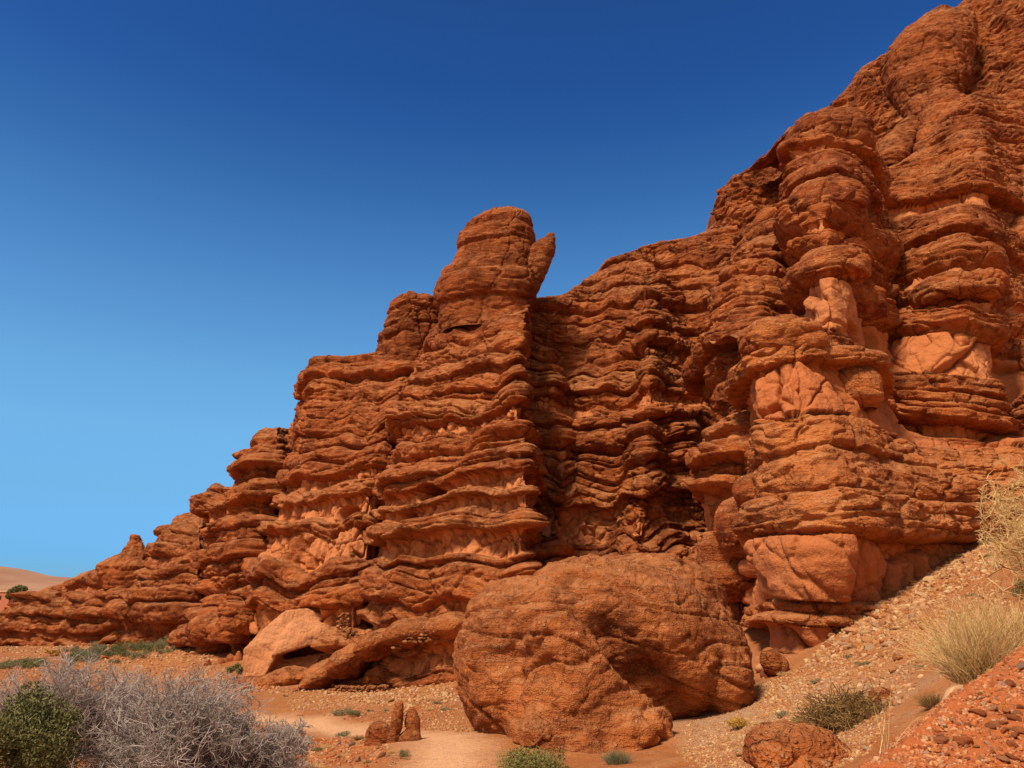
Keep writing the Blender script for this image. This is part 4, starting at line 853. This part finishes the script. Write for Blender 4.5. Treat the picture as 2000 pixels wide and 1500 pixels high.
stones(26, [(420,1348),(640,1350),(900,1336),(900,1326),(640,1332),(420,1330)], .10, .34, SM_R, 'fallen rock block lying along the foot of the cliff left of the huge boulder', 'fallen blocks at the cliff foot', 8)
stones(18, [(150,1268),(300,1262),(400,1262),(400,1280),(200,1290)], .12, .40, SM_R, 'fallen rock block below the domed rocks at the far left', 'fallen blocks below the domed rocks', 9)
stones(16, [(1480,1305),(1560,1292),(1650,1240),(1740,1180),(1760,1190),(1620,1290),(1500,1330)], .08, .26, SM_R, 'orange rock block fallen at the foot of the front buttress', 'fallen blocks at the front buttress', 10)
lo_shapes = [stone_shape(1, 80+i, .8) for i in range(8)]
def gravel(name, label, zones, mat, seed):
    r = np.random.RandomState(seed); P, S_ = [], []
    for poly, n, a, b in zones:
        q = tri_sample(poly, n, r) if isinstance(poly, list) else bank_points(n, r, *poly); s = a+(b-a)*r.rand(n)**2.5; q[:, 2] += s*0.15; P.append(q); S_.append(s)
    P = np.concatenate(P); S_ = np.concatenate(S_); k_ = seg_dist(P[:, 0], P[:, 1], PATH) > 0.62+0.35*r.rand(len(P)); P, S_ = P[k_], S_[k_]
    V, f, T = scatter_mesh(P, S_, lo_shapes, seed=seed)
    o = place(name, V, f, mat, smooth=False, attrs={'tone': T}); tag(o, label, kind='stuff')
gravel('gravel', 'loose pale gravel and scree on the slopes', [(SCREE, 3800, .02, .085), (SLOPE, 5200, .012, .05), (FRONT, 5200, .006, .026), ([(1325,1475),(1345,1425),(1460,1400),(1490,1335),(1600,1340),(1600,1400),(1450,1430)], 3000, .006, .03), (HEAP, 2200, .02, .08), (MOUND, 900, .03, .09), ([(0,1275),(0,1262),(240,1258),(400,1262),(480,1335),(900,1325),(900,1340),(470,1352),(380,1300)], 3500, .02, .11), ([(560,1345),(900,1330),(940,1490),(560,1500)], 4500, .008, .035), ([(1330,1420),(1480,1340),(1650,1300),(1750,1400),(1650,1500),(1330,1500)], 4500, .006, .03), ([(0,1285),(200,1280),(420,1330),(420,1345),(0,1340)], 2200, .02, .08),
       ([(1470,1330),(1500,1290),(1600,1300),(1560,1400),(1480,1400)], 800, .01, .045), ([(560,1350),(650,1345),(880,1385),(900,1440),(700,1400),(560,1390)], 1800, .012, .05), ([(830,1380),(890,1350),(930,1430),(880,1430)], 700, .01, .04)], MG_PALE, 11)
def bank_points(n, r, o0, o1):
    out = np.zeros((n, 3)); k = r.randint(0, len(BANK)-1, n); t = r.rand(n)[:, None]; a, b = BANK[k], BANK[k+1]; p = a+(b-a)*t
    d = (b-a)[:, :2]; d /= np.linalg.norm(d, axis=1)[:, None]; nn = np.c_[-d[:, 1], d[:, 0]]; o = o0+(o1-o0)*r.rand(n)[:, None]
    out[:, :2] = p[:, :2]+nn*o; out[:, 2] = gz_fast(out[:, 0], out[:, 1])[0]; return out
gravel('red_gravel', 'loose red gravel on the near bank and by the path', [((-1.6, .55), 13000, .005, .026), ((-.25, .45), 4500, .006, .03), ([(1640,1560),(1720,1500),(2000,1500),(2000,1650)], 2500, .004, .015), (LEFTG, 1500, .01, .045), ([(700,1500),(760,1480),(950,1490),(1000,1505)], 250, .006, .02)], MG_RED, 12)

def rock_thing(name, label, cat, parts, mat, voxel, seed, a=.6, s=.5, it=5):
    o = blob(name, parts, mat, voxel, seed, a, s, it); tag(o, label, cat); return o
rock_thing('small_boulder', 'knee-high lumpy orange boulder on pale gravel in the front', 'boulder', [prism([(1483,1500,7.3),(1480,1448,7.4),(1508,1425,7.55),(1560,1417,7.7),(1618,1430,7.65),(1650,1462,7.45),(1652,1490,7.3),(1580,1512,7.1)], .42), E_(1560,1462,7.6,.40,.32,.22), E_(1510,1475,7.5,.2,.28,.2), E_(1615,1478,7.6,.24,.26,.16), E_(1545,1435,7.7,.22,.22,.12)], M_FRONT, .014, 5, a=.8, s=.45, it=2)
rock_thing('pale_rounded_stone', 'smooth pale tan stone at the foot of the straw tuft', 'stone', [E_(1874,1362,6.0,.105,.09,.085,0,.3), E_(1862,1370,6.0,.07,.07,.06)], stone_mat('tan_stone', [(0.58, 0.35, 0.18), (0.60, 0.36, 0.19)]), .008, 6, .25, .2)
rock_thing('flat_red_stone', 'flat-topped red stone half buried beside the brush pile', 'stone', [E_(1725,1362,9.6,.17,.15,.12,0,-.1), E_(1740,1370,9.6,.1,.12,.12)], M_BOULDER, .014, 7, .4, .3)
rock_thing('rock_chunk', 'reddish rock chunk between the huge boulder and the front buttress', 'stone', [E_(1507,1293,16.5,.22,.25,.28,0,.3), E_(1525,1300,16.5,.16,.2,.2)], M_FRONT, .02, 8, .5, .4)
rock_thing('dark_red_slab', 'dark red slab leaning on the twin rock spikes by the footpath', 'stone', [E_(742,1440,13.6,.24,.2,.26,0,.5), E_(728,1455,13.6,.15,.2,.15)], M_ROCK, .02, 9, .5, .4)
rock_thing('rock_spike', 'left rock spike of the pair standing by the footpath', 'stone', [E_(775,1412,13.5,.12,.13,.36,0,-.12), E_(770,1445,13.5,.12,.15,.22)], M_BOULDER, .016, 10, .6, .35)
rock_thing('rock_spike', 'right rock spike of the pair, with a broad foot, standing by the footpath', 'stone', [E_(806,1420,13.6,.12,.13,.30,0,.1), E_(800,1448,13.5,.2,.17,.17), E_(782,1462,13.4,.14,.13,.09)], M_BOULDER, .016, 11, .6, .35)
rock_thing('dark_lump', 'small dark lump of rock in front of the twin rock spikes', 'stone', [E_(718,1478,12.9,.13,.12,.09)], M_ROCK, .014, 12, .4, .3)

# ------------------------------------------------------------------ plants
def plantmat(name, c1, c2, rough=0.8, tr=0.0):
    m, t, b = newmat(name, rough)
    f = N(t, 'ShaderNodeAttribute', attribute_name='tone').outputs['Fac']
    L(t, mixc(t, f, c1, c2), b.inputs['Base Color']); return m
M_TWIG = plantmat('grey_twig', (0.235, 0.175, 0.145), (0.54, 0.445, 0.39))
M_LIMB = plantmat('grey_limb', (0.24, 0.18, 0.15), (0.44, 0.36, 0.31))
M_STRAW = plantmat('straw', (0.52, 0.30, 0.10), (0.84, 0.58, 0.27))
M_STRAWD = plantmat('straw_base', (0.20, 0.13, 0.045), (0.40, 0.25, 0.08))
M_OLIVE = plantmat('olive_leaf', (0.050, 0.052, 0.016), (0.22, 0.20, 0.075))
M_SAGE = plantmat('sage_leaf', (0.11, 0.105, 0.05), (0.30, 0.26, 0.13))
M_GREEN = plantmat('green_leaf', (0.09, 0.095, 0.025), (0.27, 0.23, 0.07))
M_BRUSH = plantmat('brush_twig', (0.12, 0.062, 0.022), (0.44, 0.25, 0.085))
M_GOLD = plantmat('gold_leaf', (0.36, 0.17, 0.03), (0.62, 0.36, 0.08))
def tubes(segs, sides=3):
    """segs: array [n,9] p0 p1 r0 r1 tone -> mesh arrays"""
    s = np.array(segs, float); n = len(s); p0, p1 = s[:, :3], s[:, 3:6]; d = p1-p0; d /= np.linalg.norm(d, axis=1)[:, None]+1e-9
    up = np.where(np.abs(d[:, 2:3]) > .9, [[1, 0, 0]], [[0, 0, 1]]); a = np.cross(d, up); a /= np.linalg.norm(a, axis=1)[:, None]+1e-9; b = np.cross(d, a)
    th = np.arange(sides)*2*math.pi/sides; ring_ = a[:, None]*np.cos(th)[None, :, None]+b[:, None]*np.sin(th)[None, :, None]
    V = np.stack([p0[:, None]+ring_*s[:, 6][:, None, None], p1[:, None]+ring_*s[:, 7][:, None, None]], 1)
    base = np.arange(n)[:, None]*2*sides; i = np.arange(sides)[None]; j = (i+1) % sides
    f = np.stack([base+i, base+j, base+sides+j, base+sides+i], -1).reshape(-1, 4)
    return V.reshape(-1, 3), f, np.repeat(s[:, 8], 2*sides)
def grow(base, r, nmain, height, spread, levels, kids, wig=0.35, twig_r=0.004, limb_r=0.03, up=0.25, env=None, fork=0.62, seglen=0.10):
    limbs, twigs = [], []
    def go(p, d, ln, rad, lev):
        nseg = max(2, int(ln/seglen)); tone = r.rand(); q = p; pts = [p]
        for i in range(nseg):
            d = d+r.normal(0, wig, 3)*np.array([1, 1, .8])*0.55+np.array([0, 0, up*0.18]); d /= np.linalg.norm(d)
            q2 = q+d*ln/nseg
            if np.linalg.norm((q2-base)/np.array([spread, spread, height])) > 0.93+0.10*r.rand(): break
            f0, f1 = 1-0.55*i/nseg, 1-0.55*(i+1)/nseg
            (limbs if lev <= 1 else twigs).append((*q, *q2, max(rad*f0, twig_r*.6), max(rad*f1, twig_r*.5), tone)); q = q2; pts.append(q)
        if lev >= levels or len(pts) < 2: return
        k = kids[min(lev, len(kids)-1)]
        for _ in range(k):
            pp = pts[r.randint(min(len(pts)-1, max(1, len(pts)//3)), len(pts))]
            dd = d+r.normal(0, .62, 3); dd /= np.linalg.norm(dd); go(pp, dd, ln*fork*r.uniform(.7, 1.15), max(rad*0.5, twig_r), lev+1)
    for i in range(nmain):
        a = r.uniform(0, 6.28); el = r.uniform(.15, 1.45); d = np.array([math.cos(a)*math.cos(el)*spread, math.sin(a)*math.cos(el)*spread, math.sin(el)*height]); ln = np.linalg.norm(d)
        go(base+np.array([math.cos(a), math.sin(a), 0])*0.12*r.rand(), d/ln, ln*0.52*r.uniform(.8, 1.1), limb_r*r.uniform(.6, 1), 0)
    return limbs, twigs
def bare_shrub(name, label, base, seed, nmain, height, spread, levels=4, kids=(6, 5, 5, 4), mt=M_TWIG, ml=M_LIMB, **k):
    r = np.random.RandomState(seed); l, t = grow(np.array(base, float), r, nmain, height, spread, levels, kids, **k)
    o = empty(name, base, label, 'shrub')
    V, f, T = tubes(l, 5); place('branches', V, f, ml, o, attrs={'tone': T})
    V, f, T = tubes(t, 3); place('twigs', V, f, mt, o, attrs={'tone': T}); return o
def gpt(x, y): return np.array([x, y, float(gz_fast(np.array([x]), np.array([y]))[0][0])])
p = gpt(*at(335,1500,10.2)[:2]); bare_shrub('bare_shrub', 'large leafless grey shrub with tangled branches, widest of the bare ones', p, 3, 24, 1.75, 1.6, kids=(6, 5, 5, 4), twig_r=.0048, limb_r=.040, wig=.5)
p = gpt(*at(500,1500,10.6)[:2]); bare_shrub('bare_shrub', 'low leafless grey shrub spreading over the near end of the footpath verge', p, 4, 16, 1.0, 1.1, kids=(6, 6, 5, 4), twig_r=.0045, wig=.45)
p = gpt(*at(110,1440,13.5)[:2]); bare_shrub('bare_shrub', 'leafless mauve-grey shrub behind the dense green bush', p, 6, 20, 1.8, 1.9, kids=(7, 6, 5, 3), twig_r=.005, wig=.45)
p = gpt(*at(180,1500,9.0)[:2]); bare_shrub('bare_shrub', 'pale twisted leafless shrub low in front of the dense green bush', p, 8, 9, 0.45, 0.9, kids=(4, 4, 3, 3), limb_r=.022)
p = gpt(*at(2150,1190,8.4)[:2]); bare_shrub('straw_shrub', 'pale yellow leafless thorny shrub leaning in at the edge above the straw tuft', p, 9, 18, 2.5, 1.1, kids=(6, 5, 4, 4), mt=M_STRAW, ml=M_BRUSH, wig=.6, twig_r=.0038, limb_r=.016)

def leafcloud(centres, radii, n, size, r, squash=1.0):
    """n small leaf faces spread through lumpy clumps"""
    c = np.array(centres, float); rd = np.array(radii, float); w = rd**2; k = r.choice(len(c), n, p=w/w.sum())
    d = r.normal(size=(n, 3)); d /= np.linalg.norm(d, axis=1)[:, None]; rad = rd[k]*(r.rand(n)**0.4)
    P = c[k]+d*rad[:, None]*np.array([1, 1, squash])
    a = r.normal(size=(n, 3))+d*.6+np.array([0, 0, .5]); a /= np.linalg.norm(a, axis=1)[:, None]; b = np.cross(a, r.normal(size=(n, 3))); b /= np.linalg.norm(b, axis=1)[:, None]
    s = size*r.uniform(.6, 1.4, n)[:, None]
    V = np.stack([P-a*s, P+b*s*.32, P+a*s, P-b*s*.32], 1).reshape(-1, 3)
    return V, np.arange(4*n).reshape(-1, 4), np.repeat(np.clip(r.normal(.5, .25, n)+(P[:, 2]-c[k][:, 2])/rd[k]*.15, 0, 1), 4)
def leafy_bush(name, label, base, w_, h, n, size, mat, seed, clumps=16, group=None, stems=10):
    r = np.random.RandomState(seed); base = np.array(base, float); cs, rd = [], []
    for i in range(clumps):
        a = r.uniform(0, 6.28); q = r.rand()**.5; cs.append(base+np.array([math.cos(a)*q*w_*.72, math.sin(a)*q*w_*.72, h*(.25+.62*(1-q*.55)*r.rand()**.6)])); rd.append(w_*r.uniform(.22, .42))
    o = empty(name, base, label, 'bush', group)
    V, f, T = leafcloud(cs, rd, n, size, r, .8); place('foliage', V, f, mat, o, smooth=False, attrs={'tone': T})
    seg = []
    for i in range(stems):
        c = cs[i % clumps]; m_ = (base+c)/2+r.normal(0, .06*w_, 3); t = r.rand(); seg += [(*base, *m_, .016*w_, .011*w_, t), (*m_, *c, .011*w_, .005*w_, t)]
    V, f, T = tubes(seg, 4); place('stems', V, f, M_BRUSH, o, attrs={'tone': T}); return o
p = gpt(*at(45,1490,9.4)[:2]); leafy_bush('green_bush', 'dense dark olive-green bush beside the big bare shrub', p, .70, 1.62, 26000, .022, M_OLIVE, 5, 34)
p = gpt(*at(1040,1500,10.6)[:2]); leafy_bush('green_bush', 'feathery yellow-green bush at the foot of the huge boulder', p, .52, .22, 5200, .017, M_GREEN, 7, 18)
p = ground_at(460, 1328); leafy_bush('green_bush', 'small olive bush against the foot of the pale leaning slab', p, .38, .75, 1500, .05, M_GREEN, 9, 8)
p = ground_at(1442, 1425); leafy_bush('golden_bush', 'low golden-orange bush at the right foot of the huge boulder', p, .22, .16, 1800, .013, M_GOLD, 10, 9)
p = ground_at(100, 1282); leafy_bush('golden_bush', 'tiny orange-yellow bush on the flat beyond the green mound', p, .5, .5, 500, .07, M_GOLD, 12, 6)
p = ground_at(1995, 1170); leafy_bush('dark_bush', 'dark clump of leaves at the edge behind the straw tuft', p, .28, .35, 1500, .02, M_OLIVE, 13, 8)

def blades(base, n, rad, length, r, lean=.6, width=.004, droop=.5, spread_dir=None, wob=.08):
    seg = []; S = 5
    for k in range(n):
        a = r.uniform(0, 6.28); q = r.rand()**.6; b = base+np.array([math.cos(a)*q*rad, math.sin(a)*q*rad, -0.01])
        d = np.array([math.cos(a)*lean*q, math.sin(a)*lean*q, 1.0])+r.normal(0, .30, 3); d /= np.linalg.norm(d); ln = length*r.uniform(.45, 1.05); t = r.rand()
        for i in range(S):
            d2 = d+np.array([math.cos(a), math.sin(a), -droop])*(.07*i*droop)+r.normal(0, wob, 3); d2 /= np.linalg.norm(d2); e_ = b+d2*ln/S
            seg.append((*b, *e_, width*(1-i/S*.75), width*(1-(i+1)/S*.75), t)); b = e_; d = d2
    return seg
def tuft(name, label, base, n, rad, length, mat, seed, group=None, width=.004, lean=.6, base_mat=None, **k):
    r = np.random.RandomState(seed); o = empty(name, base, label, 'grass tuft', group)
    V, f, T = tubes(blades(np.array(base, float), n, rad, length, r, lean, width, **k), 3); place('blades', V, f, mat, o, attrs={'tone': T})
    if base_mat:
        V, f, T = tubes(blades(np.array(base, float), n//2, rad*.9, length*.5, r, lean*.8, width*1.3, **k), 3); place('old_stalks', V, f, base_mat, o, attrs={'tone': T})
    return o
pb = gpt(*at(1922,1345,6.8)[:2]); tuft('straw_tuft', 'big fan of dry straw-coloured grass rising behind the near red bank', pb, 800, .22, .76, M_STRAW, 21, width=.0036, lean=.45, wob=.19, base_mat=M_STRAWD)
pb = gpt(*at(1985,1290,7.0)[:2]); tuft('straw_tuft', 'second dry straw tuft at the edge right of the big fan', pb, 650, .20, .72, M_STRAW, 22, width=.0038, lean=.75, wob=.19, base_mat=M_STRAWD)
pb = ground_at(1825, 1382); tuft('dry_tuft', 'small grey dead tuft left of the smooth tan stone', pb, 500, .07, .17, M_BRUSH, 23, width=.0025, lean=1.0)
pb = ground_at(1207, 1492); tuft('dry_tuft', 'small dry tuft against the front of the huge boulder', pb, 500, .13, .20, M_SAGE, 24, width=.003)
pb = ground_at(1728, 1470); tuft('dry_tuft', 'single spray of tall thin dry stems in front of the brush pile', pb, 9, .03, .55, M_STRAW, 25, width=.0028, lean=.4)
pb = ground_at(1480, 1490); tuft('dry_tuft', 'grey-green tuft against the left side of the lumpy orange boulder', pb, 320, .05, .24, M_SAGE, 26, width=.0028)
def brush_pile(base, rx, ry, h, n, seed):
    r = np.random.RandomState(seed); seg = []
    for k in range(n):
        a = r.uniform(0, 6.28); q = r.rand()**.5; p_ = base+np.array([math.cos(a)*q*rx, math.sin(a)*q*ry, h*(1-q*q)*r.rand()]); b_ = r.uniform(0, 6.28)
        d = np.array([math.cos(b_), math.sin(b_)*.6, r.normal(.1, .3)]); d /= np.linalg.norm(d); ln = r.uniform(.1, .34); t = r.rand()**1.5
        for i in range(4):
            d2 = d+r.normal(0, .28, 3); d2 /= np.linalg.norm(d2); e_ = p_+d2*ln/4; seg.append((*p_, *e_, .0045, .0035, t)); p_ = e_; d = d2
    V, f, T = tubes(seg, 3); o = place('brush_pile', V, f, M_BRUSH, attrs={'tone': T}); tag(o, 'flattened pile of dry olive-brown brushwood behind the lumpy orange boulder', 'brushwood')
brush_pile(gpt(*at(1665,1418,9.2)[:2]), .46, .40, .30, 1700, 31)

# low shrubs: a few built, the rest copied
def low_proto(mat, seed, dry):
    r = np.random.RandomState(seed); z = np.zeros(3)
    if dry:
        V, f, T = tubes(blades(z, 220, .3, .62, r, 1.1, .012, wob=.2), 3); return mesh_np('foliage', V, f, True, {'tone': T}), mat
    cs = [np.array([r.uniform(-.6, .6), r.uniform(-.6, .6), r.uniform(.12, .45)]) for _ in range(9)]
    V, f, T = leafcloud(cs, [r.uniform(.22, .42) for _ in range(9)], 1500, .05, r, .75); return mesh_np('foliage', V, f, False, {'tone': T}), mat
protos = {}
for key, mat, dry in (('sage', M_SAGE, False), ('olive', M_OLIVE, False), ('straw', M_STRAW, True), ('brown', M_BRUSH, True), ('green', M_GREEN, False)):
    protos[key] = []
    for k in range(3):
        me, mt_ = low_proto(mat, 60+k, dry); me.materials.append(mt_); protos[key].append(me)
def low_shrub(key, px, py, wpx, label, group, r, hs=1.0):
    g = ground_at(px, py); w_ = wpx/F*math.hypot(g[0], g[1])*0.5
    o = bpy.data.objects.new('low_shrub' if key in ('sage', 'olive', 'green') else 'dry_tuft', protos[key][r.randint(3)]); COL.objects.link(o)
    o.location = g; o.rotation_euler = (0, 0, r.uniform(0, 6.28)); o.scale = (w_*1.1, w_*1.1, w_*hs*r.uniform(.8, 1.1)); tag(o, label, 'shrub', group)
r = np.random.RandomState(77)
for i in range(95):                         # the green mound at the far left
    t = r.rand(); px = 130+t*260; py = 1292-t*42+r.normal(0, 7)
    low_shrub('sage' if r.rand() < .7 else 'olive', px, max(py, 1242), r.uniform(14, 36), 'low sage-green shrub on the mound below the domed rocks', 'low shrubs on the far mound', r, 1.25)
for i in range(14):
    low_shrub('sage' if r.rand() < .6 else 'olive', r.uniform(0, 85), r.uniform(1292, 1312), r.uniform(18, 40), 'low green shrub on the flat at the left edge', 'low shrubs at the left edge', r, .8)
for px, py, w_, k, lb in [(668,1397,45,'sage','grey-green shrub above the footpath, left of three in a row'),(690,1398,40,'olive','dark green shrub above the footpath, middle of three in a row'),(722,1390,14,'olive','small dark shrub above the footpath, right of three in a row'),
    (688,1368,14,'olive','tiny dark shrub on the red slope above the footpath'),(557,1361,10,'olive','lone dark tuft on the red slope near the far path bend'),(835,1372,14,'olive','small dark shrub uphill of the twin rock spikes'),(852,1375,22,'sage','flat grey-green shrub uphill of the twin rock spikes'),
    (870,1388,22,'sage','grey shrub close to the left side of the huge boulder'),(838,1388,26,'straw','yellow tuft behind the twin rock spikes'),(912,1377,12,'olive','tiny dark shrub touching the huge boulder on its left'),(755,1388,16,'sage','small sage shrub beyond the footpath bend'),
    (665,1440,40,'sage','sage shrub on the near verge of the footpath'),(700,1445,38,'brown','brown tuft on the near verge of the footpath'),(605,1455,22,'olive','dark shrub near the bare shrub, upper of two'),(620,1468,26,'olive','dark shrub near the bare shrub, lower of two'),
    (640,1462,34,'straw','pale straw tuft between the dark verge shrubs'),(672,1478,34,'straw','yellow straw tuft left of the small dark lump'),(615,1500,50,'straw','bright yellow tuft at the bottom edge beside the path'),(590,1485,30,'brown','brown dead tuft by the bare shrub'),
    (766,1470,26,'straw','white bleached tuft at the foot of the rock spikes'),(790,1478,32,'olive','dark shrub in front of the twin rock spikes'),(740,1478,34,'straw','golden tuft in front of the dark red slab'),(717,1492,18,'green','small green plant under the dark lump of rock'),
    (1686,1300,28,'olive','small dark shrub alone on the open slope'),(1660,1285,22,'sage','faded grey tuft above the dark shrub on the slope'),(1798,1305,26,'sage','grey tuft on the open slope left of the straw fan'),(1590,1335,34,'sage','grey-green tuft on the gravel right of the huge boulder'),
    (1530,1320,36,'straw','straw-coloured tuft near the right flank of the huge boulder'),(1560,1330,30,'straw','pale straw tuft beside the grey-green one'),(1895,1165,20,'sage','grey tuft under the scree, left of two'),(1918,1165,20,'brown','brown tuft under the scree, right of two'),
    (1932,1090,20,'olive','dark shrub at the top of the scree'),(1950,1100,30,'straw','straw tuft at the top of the scree'),(1480,1415,26,'straw','yellow tuft on white-flecked gravel'),(1560,1415,34,'green','green-stemmed tuft between the brush pile and the huge boulder'),(1530,1400,30,'sage','faint grey tuft behind the green-stemmed one'),
    (1650,1452,40,'straw','straw tuft hugging the right of the lumpy orange boulder'),(1800,1220,16,'brown','tiny brown tuft high on the open slope')]:
    low_shrub(k, px, py, w_, lb, None, r, .8)

# ------------------------------------------------------------------ house and tree beyond the far end of the cliff
def build_house():
    a = np.array(at(-60, 1174, 150)); b = np.array(at(17, 1174, 150)); top = at(0, 1154, 150)[2]
    h = empty('mud_house', (b[0]-4, 150, -5), 'pinkish flat-roofed earthen house at the left edge below the beige hill', 'house')
    m, t, bb = newmat('pink_plaster'); bb.inputs['Base Color'].default_value = (0.50, 0.17, 0.10, 1)
    m2, t, bb = newmat('pale_coping'); bb.inputs['Base Color'].default_value = (0.60, 0.36, 0.24, 1)
    m3, t, bb = newmat('dark_opening'); bb.inputs['Base Color'].default_value = (0.05, 0.03, 0.02, 1)
    def box(n, x0, x1, y0, y1, z0, z1, mm):
        V = np.array([[x, y, z] for x in (x0, x1) for y in (y0, y1) for z in (z0, z1)])
        f = np.array([[0, 1, 3, 2], [4, 6, 7, 5], [0, 4, 5, 1], [2, 3, 7, 6], [0, 2, 6, 4], [1, 5, 7, 3]])
        o = place(n, V, f, mm, h, smooth=False); bv = o.modifiers.new('b', 'BEVEL'); bv.width = .04; return o
    box('wall', a[0], b[0], 150, 158, -8, top-.25, m); box('roof', a[0]-.15, b[0]+.15, 149.85, 158.15, top-.245, top, m2)
    box('window', b[0]-2.2, b[0]-1.5, 149.95, 150.0, top-1.6, top-.9, m3); box('window', b[0]-5.2, b[0]-4.5, 149.95, 150.0, top-1.6, top-.9, m3)
build_house()
def build_tree():
    c0 = np.array(at(24, 1158, 120)); c1 = np.array(at(38, 1152, 120)); r = np.random.RandomState(2); base = np.array([(c0[0]+c1[0])/2, 120, -4.5])
    o = empty('olive_tree', base, 'green tree beside the flat-roofed house at the left edge', 'tree')
    cs = [c0, c1, (c0+c1)/2+np.array([0, 0, .1]), c1+np.array([.6, 0, .1]), c0-np.array([.3, 0, .5])]
    V, f, T = leafcloud(cs, [.8, .9, .8, .6, .6], 5000, .13, r, .8); place('crown', V, f, M_OLIVE, o, smooth=False, attrs={'tone': T})
    seg = [(*base, *((c0+c1)/2-np.array([0, 0, .8])), .22, .14, .3)]+[(*((c0+c1)/2-np.array([0, 0, .8])), *c, .12, .05, .3) for c in cs]
    V, f, T = tubes(seg, 7); place('trunk', V, f, M_BRUSH, o, attrs={'tone': T})
build_tree()
